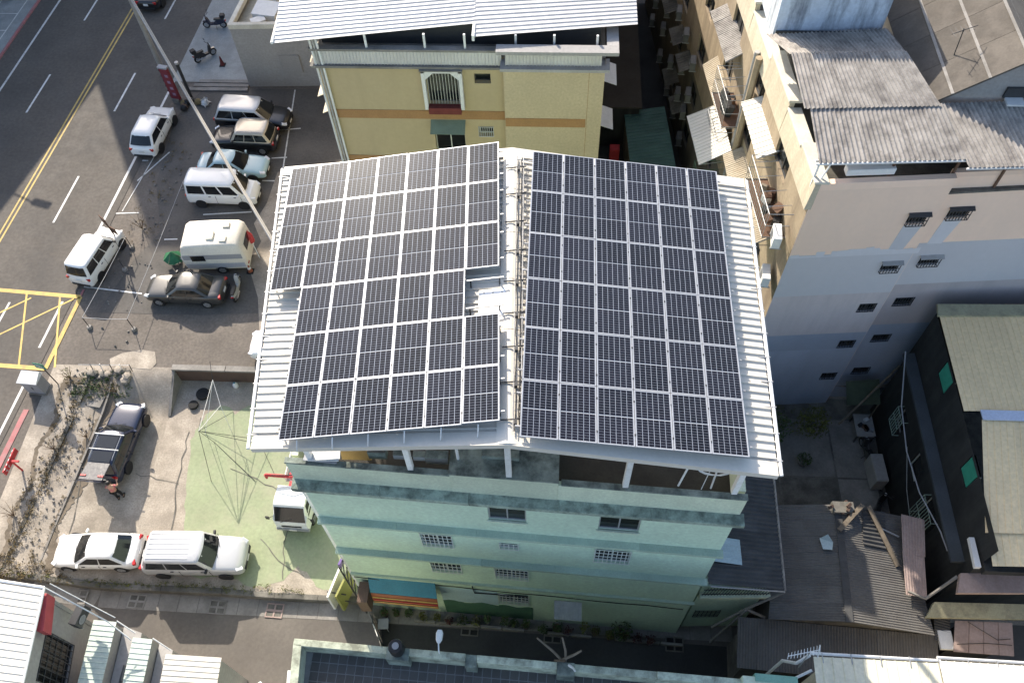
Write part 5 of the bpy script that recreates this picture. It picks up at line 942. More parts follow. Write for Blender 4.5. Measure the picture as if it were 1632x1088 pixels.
def car(label, loc, rz, pm, L, W, H_, belt, hood, xw, xf, xr, xb, trunk, cat='car', name='parked_car', nwin=2, wt=.76, rails=False, nose=.72, ws=1., zb=.22, twotone=None, tail=.80, group='parked cars', hatch=True, pillar=.07):
    t = thing(name, label, cat, loc, rz, group); W2 = W/2; mb = MB(); secs = []
    st = [(-L/2, tail, zb+(trunk-zb)*.72), (-L/2+.07, tail+.1, zb+(trunk-zb)*.93), (-L/2+.28, .975, trunk), (min(xb, -L/2+.55) if trunk < belt-.02 else -L/2+.6, 1, trunk+.01), (xb+.05, 1, belt), (0, 1.005, belt), (xw-.05, .995, belt), (xw+.3, .985, hood+.03), (L/2-.4, .955, hood*.97), (L/2-.14, .88, hood*.86), (L/2, nose, hood*.70)]
    st = sorted(st, key=lambda q: q[0])
    for x, f, zt in st:
        w = W2*f; q = []
        for kx, kz in ((.78, 0), (.965, .10), (1, .38), (.985, .70), (.945, .92), (.80, 1.0), (.42, 1.035)): q.append((x, w*kx, zb+(zt-zb)*kz))
        secs.append(q+[(p[0], -p[1], p[2]) for p in reversed(q)])
    mb.loft(secs); mb.build('body', pm, t, w=False, smooth=True, sharp=80, subsurf=1)
    def pol(x0, x1, w, z): 
        h = [(x1+.05, 0), (x1+.03, w*.5), (x1-.05, w*.9), (x1-.17, w), ((x0+x1)/2, w*1.012), (x0+.14, w), (x0+.03, w*.9), (x0-.02, w*.5), (x0-.03, 0)]
        return [(a, b, z) for a, b in h]+[(a, -b, z) for a, b in reversed(h[1:-1])]
    wb_, wt_ = W2*.935, W2*wt; lp = lambda a, b, k: a+(b-a)*k; ze = H_-.06
    cb = MB(); cb.loft([pol(xb, xw, wb_, belt-.06), pol(lp(xb, xr, .9), lp(xw, xf, .9), lp(wb_, wt_, .9), lp(belt, ze, .92)), pol(xr, xf, wt_, ze), pol(xr+.12, xf-.12, wt_*.86, H_-.015), pol(xr+.4, xf-.4, wt_*.5, H_)])
    cb.build('cabin', twotone or pm, t, w=False, smooth=True, sharp=80)
    def fs(k, s, o):   # point on front (s in -1..1) at height fraction k
        z = lp(belt, ze, k); x = lp(xw, xf, k)+.05-.09*s*s+o; return (x, s*lp(wb_, wt_, k)*.86, z+o*.6)
    def rs(k, s, o):
        z = lp(belt, ze, k); x = lp(xb, xr, k)-.03+.06*s*s-o; return (x, s*lp(wb_, wt_, k)*.85, z+o*.5)
    for nm, fn, k0, k1, fl in (('windscreen', fs, .03, .97, 0), ('rear_window', rs, .12 if hatch else .05, .90, 1)):
        g = MB(); ss = [-1, -.5, 0, .5, 1]; secs = []
        for s in ss: secs.append([fn(k0, s, .014), fn(k1, s, .014), fn(k1, s, -.02), fn(k0, s, -.02)])
        g.loft(secs); g.build(nm, car_glass, t, w=False, smooth=True, sharp=30)
    for sy in (1, -1):
        xa0, xa1 = xb+.22, xw-.30; xt0, xt1 = lp(xb, xr, .85)+.18, lp(xw, xf, .85)-.2
        for i in range(nwin):
            a, b = i/nwin, (i+1)/nwin; g0, g1 = (pillar/(xa1-xa0) if i else 0), 0
            z0, z1 = belt+.035, lp(belt, ze, .86); y0, y1 = lp(wb_, wt_, .08)+.012, lp(wb_, wt_, .86)+.016
            q = [(lp(xa0, xa1, a+g0), sy*y0, z0), (lp(xa0, xa1, b), sy*y0, z0), (lp(xt0, xt1, b), sy*y1, z1), (lp(xt0, xt1, a+g0), sy*y1, z1)]
            MB().slab(q if sy < 0 else q[::-1], .03).build('side_window', car_glass, t, w=False)
        MB().obox((xw-.28, sy*(W2*.96+.07), belt+.06), (.12, .2, .13), sy*R(12)).build('mirror', pm if not twotone else trim, t, w=False, bevel=.03)
        MB().obox((L/2-.22, sy*W2*.70, hood*.80), (.34, .3, .12), sy*R(-28), 0, R(22)).build('headlight', lampm, t, w=False, bevel=.02)
        MB().obox((-L/2+.10, sy*W2*.74, zb+(trunk-zb)*.80), (.14, .28, .17), sy*R(18)).build('tail_light', redl, t, w=False, bevel=.02)
        for i in range(2): MB().obox((lp(xa0, xa1, .42+.5*i) if nwin > 1 else 0, sy*W2*1.0, belt-.15), (.15, .03, .03)).build('door_handle', trim, t, w=False)
        for i in range(2): x = lp(xb+.3, xw-.15, .5+.49*i); MB().bx(x-.006, x+.006, sy*W2*.99-.012, sy*W2*.99+.012, zb+.15, belt-.08).build('door_seam', trim, t, w=False)
        if rails: MB().tube([(xr+.2, sy*wt_*.9, H_+.0), (xr+.3, sy*wt_*.9, H_+.05), (xf-.3, sy*wt_*.9, H_+.05), (xf-.2, sy*wt_*.9, H_)], .02, 6).build('roof_rail', chrome, t, w=False)
        for x in (-L*.30, L*.315):
            MB().lathe([(.355*ws, -.05), (.355*ws, .006)], (x, sy*(W2*.992), .30*ws), 'Y', 18).build('wheel_arch', trim, t, w=False); wheel(t, x, sy*(W2-.085), .315*ws, ws)
    MB().obox((L/2-.03, 0, .42), (.08, W*.62, .2)).build('grille', trim, t, w=False, bevel=.02); MB().obox((-L/2+.0, 0, .36), (.08, W*.7, .14)).build('rear_bumper', trim, t, w=False, bevel=.03)
    MB().obox((-L/2-.012, 0, trunk*.72), (.03, .36, .16)).build('number_plate', whitep, t, w=False); MB().obox((L/2+.008, 0, .44), (.02, .36, .14)).build('number_plate', whitep, t, w=False)
    for sy in (-.3, .25): MB().tube([(xw+.12, sy*W2, belt+.035), (xw-.05, sy*W2+.45, belt+.11)], .01, 4).build('wiper', trim, t, w=False)
    return t
white = paint('white', (.80, .80, .78)); black = paint('black', (.012, .012, .014)); silver = paint('silver', (.55, .55, .55), .3, .25); dgrey = paint('dark_grey', (.075, .073, .068), .28, .35); lblue = paint('light_blue', (.40, .56, .60)); dblue = paint('dark_blue', (.018, .024, .05), .2, .2); gold = paint('champagne', (.50, .45, .37), .3, .3)
car('white crossover parked facing away at the road edge', (-26.15, 31.2, 0), R(86), white, 4.25, 1.8, 1.58, .98, .92, 1.05, .4, -1.4, -1.98, .96, rails=False, wt=.76)
car('black minivan with silver roof, furthest back in the lot', (-19.7, 32.65, 0), R(-4), black, 5.0, 1.85, 1.75, 1.02, .9, 1.35, .6, -2.0, -2.42, 1.0, twotone=silver, nwin=3, wt=.8)
car('black off-road car with champagne roof, nose to the road', (-19.85, 30.6, 0), R(178), black, 4.35, 1.75, 1.68, 1.02, .95, .75, .3, -1.7, -2.02, 1.0, twotone=gold, nwin=3, wt=.82, rails=True)
car('light blue saloon car between the black car and the white van', (-20.05, 28.15, 0), R(-2), lblue, 4.5, 1.7, 1.4, .88, .82, .95, .2, -.95, -1.6, .93, wt=.72)
car('white minibus with dark side windows beside the caravan', (-20.1, 25.85, 0), R(-1.5), white, 4.4, 1.68, 1.95, 1.12, .98, 1.55, 1.0, -2.0, -2.15, 1.1, cat='van', name='parked_van', nwin=3, wt=.86, pillar=.12)
car('dark grey saloon car in front of the caravan, lights to the road', (-20.55, 18.3, 0), R(178.5), dgrey, 4.6, 1.75, 1.45, .9, .84, .95, .2, -.95, -1.65, .98, wt=.72)
car('white estate van with spare bumper parked along the road', (-26.55, 20.6, 0), R(79), white, 4.1, 1.66, 1.78, 1.02, .9, 1.15, .6, -1.75, -1.98, 1.02, nwin=3, wt=.82, twotone=white)
ow = car('dark blue estate car with roof bars and raised tailgate', (-22.05, 9.0, H(-22, 8.7)), R(87), dblue, 4.5, 1.8, 1.55, .95, .9, .7, .1, -1.75, -2.1, .98, nwin=3, wt=.76, rails=True)
for i, x in enumerate((-.15, -1.0)): MB().tube([(x, -.78, 1.62), (x, .78, 1.62)], .03, 6).build('roof_bar', whitep, ow, w=False)
MB().obox((-.57, 0, 1.565), (.8, 1.05, .012), 0, 0, 0).build('sunroof', car_glass, ow, w=False); MB().obox((-1.38, 0, 1.56), (.6, 1.05, .012)).build('sunroof', car_glass, ow, w=False)
MB().hexa([(-1.72, -.6, 1.52), (-1.72, .6, 1.52), (-2.75, .62, 1.66), (-2.75, -.62, 1.66)][::-1], [(-1.72, -.6, 1.57), (-1.72, .6, 1.57), (-2.75, .62, 1.75), (-2.75, -.62, 1.75)][::-1]).build('tailgate', mat('dark_silver_panel', (.05, .05, .062), .5, .05, 3), ow, w=False, bevel=.03)
for sy in (-1, 1): MB().obox((-2.5, sy*.45, 1.73), (.1, .28, .03), 0, 0, R(9)).build('tail_light', redl, ow, w=False)
MB().obox((-2.78, 0, 1.64), (.05, 1.22, .3), 0, 0, R(-20)).build('tailgate_lip', dblue, ow, w=False, bevel=.02); MB().obox((-2.815, 0, 1.66), (.02, .36, .15), 0, 0, R(-20)).build('number_plate', whitep, ow, w=False)
car('white saloon car with dark glass at the left end of the yard', (-21.3, 3.1, -.98), R(182), white, 4.25, 1.72, 1.43, .86, .8, .9, .15, -1.1, -1.72, .92, wt=.73)
sv = car('silver estate van with ribbed roof in the yard, nose to the crane truck', (-16.45, 3.1, -1.1), R(1.5), silver, 5.0, 1.9, 1.85, 1.08, 1.0, 1.15, .65, -2.0, -2.3, 1.08, nwin=3, wt=.83, twotone=silver)
for k in range(6): MB().bx(-1.9, .1, -.6+k*.24-.02, -.6+k*.24+.02, 1.835, 1.862).build('roof_rib', silver, sv, w=False)
car('white car mostly hidden under the left eave of the solar roof', (-13.95, 14.7, 0), R(182), white, 4.1, 1.72, 1.6, .95, .86, 1.4, .8, -1.5, -1.85, .95)
car('black car at the top edge of the road', (-30.3, 46.6, 0), R(86), black, 4.5, 1.8, 1.5, .92, .86, .85, .2, -1.2, -1.8, .95, group='cars on the road')
wt_ = car('white light truck cab peeking in beside the low cream roof', (-12.1, -4.75, -1.5), R(75), white, 4.4, 1.7, 1.95, 1.15, 1.0, 1.5, 1.1, -1.9, -2.05, 1.1, cat='van', name='parked_van', nwin=2, wt=.86)
# caravan
cv = thing('caravan', 'white caravan with three roof hatches parked in the lot', 'caravan', (-19.2, 20.9, 0), R(184))
Lc, Wc, Hc = 3.75, 2.0, 2.55; cp = [(-1.87, .45), (-1.9, 1.4), (-1.8, 2.3), (-1.55, 2.5), (0, 2.56), (1.35, 2.5), (1.6, 2.3), (1.86, 1.4), (1.8, .7), (1.6, .42)]
mb = MB(); mb.loft([[(x*f, y, .42+(z-.42)*g) for x, z in cp] for y, f, g in ((-1.0, .94, .955), (-.94, .985, .985), (-.85, 1, 1), (.85, 1, 1), (.94, .985, .985), (1.0, .94, .955))]); mb.build('body', mat('caravan_shell', (.70, .66, .58), .55, .05, 1.2, dirt=(.5, .46, .4), damt=.3, dscale=1, orand=0), cv, w=False, smooth=True, sharp=45)
for sy in (-1, 1):
    MB().bx(-1.72, 1.7, sy*1.005-.006, sy*1.005+.006, 1.32, 1.72).build('side_stripe', mat('caravan_stripe', (.30, .30, .32), .6, .05, 2), cv, w=False); MB().bx(-1.72, 1.68, sy*1.003-.006, sy*1.003+.006, .55, .95).build('side_skirt', mat('caravan_skirt', (.42, .43, .47), .6, .05, 2), cv, w=False)
    MB().bx(.45, 1.25, sy*1.012-.008, sy*1.012+.008, 1.2, 1.66).build('window', car_glass, cv, w=False, bevel=.02); wheel(cv, -.25, sy*.92, .315); MB().lathe([(.37, -.05), (.37, .01)], (-.25, sy*.99, .34), 'Y', 16).build('wheel_arch', trim, cv, w=False)
    MB().obox((-1.86, sy*.8, .75), (.08, .2, .12)).build('tail_light', redl, cv, w=False)
for (x, y, sx, sy, h) in ((-.1, .3, .42, .6, .12), (-.85, .55, .4, .4, .07), (-.9, -.5, .4, .4, .07)): MB().obox((x, y, Hc+h/2-.01), (sx, sy, h)).build('roof_hatch', cream_w, cv, w=False, bevel=.03)
MB().bx(-1.9, -1.86, -.45, .45, 1.35, 1.95).build('window', car_glass, cv, w=False); MB().tube([(1.7, .35, .45), (2.9, 0, .45), (1.7, -.35, .45)], .045, 6).build('tow_bar', steel, cv, w=False); MB().lathe([(.1, 0), (.1, .5)], (2.1, 0, .45), 'Z', 10).build('gas_bottle', greyp, cv, w=False); MB().tube([(2.7, 0, 0), (2.7, 0, .6)], .04, 6).build('jockey_stand', dsteel, cv, w=False)
t = thing('green_tarp', 'crumpled green tarp over the caravan tow bar', 'tarp', (-22.0, 20.6, 0)); mb = MB()
for k in range(10):
    a = k*.63; mb.poly([(-22.0, 20.7, .95), (-22.0+.62*math.cos(a), 20.65+.5*math.sin(a), .25+.3*random.random()), (-22.0+.62*math.cos(a+.63), 20.65+.5*math.sin(a+.63), .2+.35*random.random())])
mb.build('tarp', mat('green_tarp', (.03, .17, .07), .6, .3, 4), t)
for i, (x, y, l) in enumerate(((-17.35, 21.6, 'red folded parasol behind the caravan'), (-17.35, 20.1, 'red and orange warning cone by the caravan rear corner'))):
    t = thing('traffic_cone' if i else 'folded_parasol', l, 'cone' if i else 'parasol', (x, y, 0))
    if i: MB().bx(x-.2, x+.2, y-.2, y+.2, 0, .04).build('base', rubber, t); MB().lathe([(.15, .04), (.04, .7)], (x, y, 0), 'Z', 12).build('cone', orange, t, smooth=True); MB().lathe([(.112, .28), (.082, .45)], (x, y, 0), 'Z', 12).build('band', whitep, t)
    else: MB().tube([(x+.35, y-.5, .05), (x, y, 1.2)], .03, 6).build('pole', whitep, t); MB().lathe([(.05, .8), (.22, 1.0), (.2, 1.5), (.03, 1.9)], (x, y, 0), 'Z', 9).build('canopy', redw, t)
t = thing('traffic_cone', 'dark red cone beside the parked motorcycle on the paving', 'cone', (-23.4, 38.5, .02)); MB().bx(-23.6, -23.2, 38.3, 38.7, .02, .06).build('base', rubber, t); MB().lathe([(.16, .06), (.04, .75)], (-23.4, 38.5, 0), 'Z', 12).build('cone', mat('dark_red_cone', (.16, .03, .03), .6, .2, 3), t, smooth=True)
# crane truck
ct = thing('crane_truck', 'white truck with red loading crane beside the green house', 'truck', (-11.95, 5.5, -1.1), R(-92))
mb = MB(); mb.loft([[(x, s*w, z) for s, z in ((1, zb_), (1, zm), (.985, zm+.35), (.9, zt_), (-.9, zt_), (-.985, zm+.35), (-1, zm), (-1, zb_))] for x, w, zb_, zm, zt_ in ((-.75, .84, .5, 1.1, 2.05), (-.1, .85, .5, 1.1, 2.12), (.25, .85, .5, 1.1, 2.08), (.55, .85, .5, 1.1, 1.62), (.78, .84, .5, 1.05, 1.22), (.86, .80, .5, .8, .98))]); mb.build('cab', white, ct, w=False, smooth=True, sharp=40)
MB().slab([(.36, -.72, 1.98), (.80, -.76, 1.25), (.80, .76, 1.25), (.36, .72, 1.98)], .03).build('windscreen', car_glass, ct, w=False)
for sy in (-1, 1):
    q = [(-.45, sy*.853, 1.2), (.45, sy*.853, 1.2), (.2, sy*.80, 1.92), (-.45, sy*.80, 1.92)]; MB().slab(q if sy < 0 else q[::-1], .03).build('side_window', car_glass, ct, w=False)
    MB().tube([(.55, sy*.85, 1.3), (.7, sy*1.1, 1.35)], .015, 5).build('mirror_arm', trim, ct, w=False); MB().obox((.7, sy*1.12, 1.38), (.06, .16, .28)).build('mirror', trim, ct, w=False); MB().obox((.86, sy*.6, .75), (.06, .3, .16)).build('headlight', lampm, ct, w=False)
    for x in (.2, -2.6): wheel(ct, x, sy*.78, .315, 1.05)
MB().obox((.86, 0, .5), (.14, 1.66, .26)).build('bumper', greyp, ct, w=False, bevel=.03); MB().obox((.88, 0, .85), (.03, 1.0, .12)).build('grille', trim, ct, w=False); MB().tube([(.83, -.5, 1.2), (.7, .1, 1.42)], .012, 4).build('wiper', trim, ct, w=False); MB().obox((.94, 0, .52), (.02, .36, .14)).build('number_plate', whitep, ct, w=False)
MB().bx(-3.6, -1.5, -.85, .85, .75, .85).build('bed_floor', steel, ct, w=False)
for sy in (-1, 1): MB().bx(-3.6, -1.5, sy*.83-.02, sy*.83+.02, .85, 1.2).build('side_board', white, ct, w=False)
MB().bx(-3.7, -.7, -.3, .3, .45, .7).build('chassis', dsteel, ct, w=False)
MB().bx(-1.35, -.9, -.5, .5, .7, 1.3).build('crane_base', redw, ct, w=False, bevel=.04); MB().lathe([(.16, 1.3), (.14, 2.3)], (-1.12, 0, 0), 'Z', 12).build('crane_column', redw, ct, w=False)
MB().obox((-1.15, .1, 2.35), (.3, .55, .35)).build('crane_head', redw, ct, w=False, bevel=.05); MB().tube([(-1.12, .35, 2.3), (-1.05, -1.35, 2.5)], .085, 6).build('crane_boom', redw, ct, w=False); MB().tube([(-1.05, -1.35, 2.5), (-1.05, -1.36, 2.15)], .07, 6).build('hook_block', redw, ct, w=False); MB().obox((-1.5, .1, 2.2), (.35, .45, .55)).build('control_box', pinkroof, ct, w=False, bevel=.03)
MB().tube([(-1.0, -1.0, 2.6), (-1.0, -.3, 2.7), (-1.1, .2, 2.6)], .03, 5).build('hydraulic_hose', blackp, ct, w=False)
# motorcycles
def scooter(label, loc, rz, m, big=False):
    t = thing('motorcycle', label, 'motorcycle', loc, rz, 'parked motorcycles')
    for x in (-.62, .62): o = bpy.data.objects.new('wheel', WHM); COL.objects.link(o); o.parent = t; o.location = (x, 0, .27); o.scale = (.86, .55, .86); r = bpy.data.objects.new('rim', RMM); COL.objects.link(r); r.parent = o
    MB().loft([[(x, s*w, z) for s, z in ((1, z0), (.8, z1), (-.8, z1), (-1, z0))] for x, w, z0, z1 in ((-.85, .06, .5, .62), (-.6, .15, .42, .72), (-.2, .17, .3, .68), (.05, .12, .28, .42), (.3, .12, .28, .4), (.42, .16, .35, .75), (.55, .1, .5, .95))]).build('body', m, t, w=False, smooth=True)
    MB().loft([[(x, s*w, z) for s, z in ((1, z0), (.7, z0+.08), (-.7, z0+.08), (-1, z0))] for x, w, z0 in ((-.8, .1, .72), (-.45, .15, .71), (-.05, .12, .68))]).build('seat', blackp, t, w=False, smooth=True)
    MB().tube([(.62, 0, .27), (.5, 0, .9), (.42, 0, 1.02)], .035, 6).build('fork', steel, t, w=False); MB().tube([(.36, -.34, 1.05), (.45, -.1, 1.02), (.45, .1, 1.02), (.36, .34, 1.05)], .018, 6).build('handlebar', dsteel, t, w=False)
    for sy in (-1, 1): MB().tube([(.42, sy*.25, 1.04), (.4, sy*.3, 1.22)], .008, 4).build('mirror_stalk', dsteel, t, w=False); MB().obox((.4, sy*.3, 1.25), (.03, .14, .09)).build('mirror', trim, t, w=False)
    MB().lathe([(.09, 0), (.06, .05)], (.55, 0, .88), 'X', 12).build('headlight', lampm, t, w=False); MB().obox((-.88, 0, .6), (.05, .16, .08)).build('tail_light', redl, t, w=False)
    MB().obox((.62, 0, .56), (.4, .13, .03), 0, 0, R(8)).build('mudguard', m, t, w=False); MB().tube([(-.1, -.14, .2), (-.7, -.17, .3)], .045, 7).build('exhaust', chrome, t, w=False); MB().tube([(-.1, .1, .2), (-.15, .28, .0)], .015, 4).build('kick_stand', dsteel, t, w=False)
    if big: MB().obox((-.75, 0, .98), (.34, .36, .28)).build('top_box', trim, t, w=False, bevel=.04)
    return t
scooter('silver and black scooter behind the dark grey saloon', (-17.75, 18.6, 0), R(92), paint('scooter_silver', (.42, .42, .40)), False)
scooter('dark blue motorcycle by the corner of the low grey building', (-24.9, 42.7, .02), R(182), dblue, True); scooter('black motorcycle standing on the paving near the red signs', (-24.75, 39.2, .02), R(45), black, True)
scooter('dark scooter at the top left corner of the picture', (-42.2, 45.6, .115), R(10), dgrey); scooter('dust grey scooter parked by the black wall in the courtyard', (16.9, 9.9, -1.09), R(100), dgrey); scooter('dark scooter near the wall at the end of the courtyard', (16.9, 6.9, -1.09), R(60), black)
# ------------------------------------------------------------------ person at the tailgate
def skinmesh(name, m, parent, verts, edges, radii, lvl=1):
    me = bpy.data.meshes.new(name); me.from_pydata(verts, edges, []); o = bpy.data.objects.new(name, me); COL.objects.link(o); o.parent = parent; me.materials.append(m)
    md = o.modifiers.new('skin', 'SKIN'); md.use_smooth_shade = True
    for i, sv_ in enumerate(me.skin_vertices[0].data): sv_.radius = (radii[i], radii[i]) if not isinstance(radii[i], tuple) else radii[i]; sv_.use_root = (i == 0)
    s = o.modifiers.new('sub', 'SUBSURF'); s.levels = lvl; s.render_levels = lvl
    return o
px, py = -21.32, 6.1; pz = H(px, py)
pe = thing('person', 'person in pink shirt and black trousers standing behind the dark blue estate car', 'person', (px, py, pz), R(105))
V = [(0, 0, .95), (.02, 0, 1.15), (.05, 0, 1.36), (.07, 0, 1.46), (.1, 0, 1.56), (.12, 0, 1.68), (0, .1, .88), (.03, .11, .48), (-.02, .11, .08), (.1, .12, .03), (0, -.1, .88), (.1, -.12, .5), (.08, -.13, .08), (.2, -.14, .03), (.05, .19, 1.38), (.14, .25, 1.12), (.36, .2, 1.05), (.44, .19, 1.05), (.05, -.19, 1.38), (.16, -.25, 1.14), (.38, -.2, 1.12), (.46, -.19, 1.12)]
Ed = [(0, 1), (1, 2), (2, 3), (3, 4), (4, 5), (0, 6), (6, 7), (7, 8), (8, 9), (0, 10), (10, 11), (11, 12), (12, 13), (2, 14), (14, 15), (15, 16), (16, 17), (2, 18), (18, 19), (19, 20), (20, 21)]
Rd = [.13, .125, .13, .06, .075, .095, .09, .06, .042, .035, .09, .06, .042, .035, .06, .045, .034, .03, .06, .045, .034, .03]
skinmesh('body', skin, pe, V, Ed, Rd)
pink = mat('pink_shirt', (.55, .20, .20), .85, .15, 5); bl = mat('black_trousers', (.015, .015, .017), .9, .2, 5)
sV = [V[0], V[1], V[2], V[14], (.1, .225, 1.24), V[18], (.11, -.225, 1.25)]; skinmesh('shirt', pink, pe, sV, [(0, 1), (1, 2), (2, 3), (3, 4), (2, 5), (5, 6)], [.15, .145, .15, .08, .062, .08, .062])
tV = [(0, 0, .96), V[6], V[7], (-.02, .11, .12), V[10], V[11], (.08, -.13, .12)]; skinmesh('trousers', bl, pe, tV, [(0, 1), (1, 2), (2, 3), (0, 4), (4, 5), (5, 6)], [.14, .105, .075, .06, .105, .075, .06])
for hy, i in ((.19, 17), (-.19, 21)):
    for k in range(5): a = (k-2)*.018; b = V[i]; MB().tube([(b[0]-.02, b[1]+a, b[2]), (b[0]+(.07 if k else .03), b[1]+a*1.4+(0 if k else -.03*math.copysign(1, hy)), b[2]-.02), (b[0]+(.1 if k else .05), b[1]+a*1.4, b[2]-.05)], [.012, .01, .008], 5).build('finger', skin, pe, w=False)
MB().lathe([(.05, 1.59), (.105, 1.63), (.11, 1.7), (.09, 1.77), (.03, 1.8)], (.095, 0, 0), 'Z', 12).build('hair', hair, pe, w=False, smooth=True)
for sy in (-1, 1): MB().obox((.205, sy*.035, 1.685), (.015, .022, .012)).build('eye', hair, pe, w=False)
MB().obox((.22, 0, 1.66), (.03, .022, .035)).build('nose', skin, pe, w=False); MB().obox((.203, 0, 1.625), (.012, .045, .01)).build('mouth', mat('lips', (.35, .14, .12), .6), pe, w=False)
for i, (a, b) in enumerate((((-.02, .11, .04), (.13, .12, .03)), ((.08, -.13, .04), (.23, -.14, .03)))): MB().loft([[(x, y+s*.045, z) for s, z in ((1, 0), (.8, h), (-.8, h), (-1, 0))] for x, y, h in ((a[0]-.06, a[1], .08), (a[0]+.04, a[1], .09), (b[0]+.05, b[1], .04))]).build('shoe', blackp, pe, w=False)
# ------------------------------------------------------------------ street furniture and small things
k_ = thing('utility_cabinet', 'grey roadside utility cabinet with white sloping lid by the box junction', 'cabinet', (-27.1, 11.75, 0), R(-4))
MB().bx(-.52, .52, -.36, .36, 0, .12).build('plinth', conc_grey, k_, w=False); MB().bx(-.48, .48, -.32, .32, .12, 1.2).build('case', greyp, k_, w=False, bevel=.02); MB().hexa([(-.56, -.4, 1.2), (.56, -.4, 1.2), (.56, .4, 1.2), (-.56, .4, 1.2)], [(-.56, -.4, 1.26), (.56, -.4, 1.26), (.5, .3, 1.42), (-.5, .3, 1.42)]).build('lid', whitep, k_, w=False, bevel=.01)
MB().bx(-.46, -.01, -.335, -.32, .18, 1.15).bx(.01, .46, -.335, -.32, .18, 1.15).build('door', greyp, k_, w=False); MB().bx(.03, .06, -.36, -.335, .6, .8).build('handle', dsteel, k_, w=False)
t = thing('road_sign', 'green sign plate on a thin dark post beside the utility cabinet', 'sign', (-26.25, 12.1, 0)); MB().tube([(-26.25, 12.1, 0), (-26.25, 12.1, 2.2)], .03, 7).build('post', dsteel, t)
MB().obox((-26.3, 12.06, 1.95), (.62, .03, .5), R(-10)).build('plate', mat('green_sign', (.02, .20, .12), .5, .1, 3), t, bevel=.01)
for k in range(3): MB().obox((-26.3+.05*k-.05, 12.035, 2.08-.13*k), (.36, .01, .035), R(-10)).build('lettering', whitep, t)
t = thing('red_board_sign', 'red board with white lettering on a post at the pavement edge', 'sign', (-26.4, 7.05, 0)); MB().tube([(-26.35, 7.0, -.1), (-26.35, 7.0, 1.15)], .05, 8).build('post', redw, t)
MB().obox((-26.42, 7.0, 1.05), (.07, 1.35, .36), R(-4)).build('board', redw, t, bevel=.01); MB().obox((-26.2, 7.0, 1.1), (.5, .1, .07)).build('bracket', redw, t)
for k in range(5):
    y = 6.5+k*.25
    for s in (-1, 1): MB().obox((-26.42+s*.04, y, 1.1), (.012, .1, .03)).build('lettering', whitep, t); MB().obox((-26.42+s*.04, y+.02*(-1)**k, 1.04), (.012, .03, .16)).build('lettering', whitep, t)
    MB().obox((-26.42, y, 1.235), (.03, .12, .01)).build('lettering', whitep, t)
t = thing('brown_sign', 'brown square sign plate on a tilted post in front of the white estate van', 'sign', (-25.75, 21.9, 0)); MB().tube([(-25.75, 21.9, 0), (-25.7, 21.75, 2.6)], .04, 7).build('post', rust, t); MB().obox((-25.72, 21.7, 2.45), (.5, .05, .62), R(-40)).build('plate', rust, t); MB().obox((-25.6, 21.85, 1.4), (.45, .05, .5), R(-30)).build('lower_plate', rust, t)
# pipe frame fence
pf = thing('pipe_frame', 'low frame of thin metal pipes beside the white estate van', 'pipe frame', (-24.4, 16, 0))
c1, c2, c3, c4 = (-25.69, 15.83, 1.0), (-23.09, 15.77, 1.05), (-25.0, 21.7, 1.0), (-22.7, 26.3, 1.0)
for a, b in ((c1, c2), (c1, c3), (c2, c4)): MB().tube([a, tuple((a[i]+b[i])/2-(.06 if i == 2 else 0) for i in range(3)), b], .016, 6).build('rail', steel, pf)
for c in (c1, c2, c3, c4, (-24.9, 20, 1.0)): MB().tube([(c[0], c[1], 0), c], .025, 6).build('post', dsteel, pf); MB().lathe([(.17, 0), (.13, .16)], (c[0], c[1], 0), 'Z', 9).build('footing', conc_grey, pf)
# poles, cable bundles and signs by the road
up_ = thing('utility_pole', 'concrete utility pole rising out of the top of the picture', 'utility pole', (-27.38, 37.5, 0)); MB().tube([(-27.38, 37.5, 0), (-27.38, 37.5, 13)], [.19, .13], 10).build('pole', mat('pole_concrete', (.30, .28, .25), .9, .15, 3), up_, smooth=True)
for k in range(3): MB().obox((-27.38, 37.5, 9+k*1.6), (1.8, .1, .1), R(20)).build('cross_arm', steel, up_); MB().lathe([(.06, 0), (.05, .2)], (-26.7, 37.75, 9.05+k*1.6), 'Z', 8).build('insulator', whitep, up_)
cb = thing('cable_bundle', 'sagging bundle of pale cables crossing above the parked cars', 'cable', (-17, 28, 5))
a, b = Vector((-27.3, 37.4, 6.6)), Vector((-8.4, 9.6, 12.3))
def cab(a, b, sag, r, m, par, n=16, off=Vector()): return MB().tube([a.lerp(b, i/n)+Vector((0, 0, -sag*4*(i/n)*(1-i/n)))+off for i in range(n+1)], r, 6).build('cable', m, par, smooth=True)
pale = mat('pale_cable', (.46, .42, .36), .7, .1, 3)
a, b = Vector((-27.3, 37.4, 6.3)), Vector((-8.6, 10.2, 3.0))
for i, off in enumerate(((0, 0, 0), (.07, .04, .04), (-.03, -.03, -.08))): cab(a, b, .5, .045-.008*i, pale if i < 2 else greyp, cb, off=Vector(off))
sg = thing('sign_column', 'tall red sign column with dark stripes at the road edge', 'sign', (-25.6, 34.6, 0)); MB().obox((-25.6, 34.6, 1.6), (.62, .22, 2.6), R(-12)).build('board', mat('dark_red_board', (.22, .03, .04), .6, .25, 2, dirt=(.08, .03, .05), damt=.6, dscale=2), sg, bevel=.02); MB().obox((-25.6, 34.6, .2), (.5, .4, .4), R(-12)).build('base', conc_grey, sg); MB().obox((-25.6, 34.6, 2.95), (.66, .3, .12), R(-12)).build('cap', greyp, sg)
for k in range(6): MB().obox((-25.9, 34.7, .6+k*.42), (.08, .26, .2), R(-12), 0, R(30)).build('stripe', dsteel, sg)
for k in range(4): MB().obox((-25.55, 34.47, .8+k*.5), (.22, .02, .2), R(-12)).build('lettering', mat('mauve_lettering', (.30, .2, .28), .7), sg)
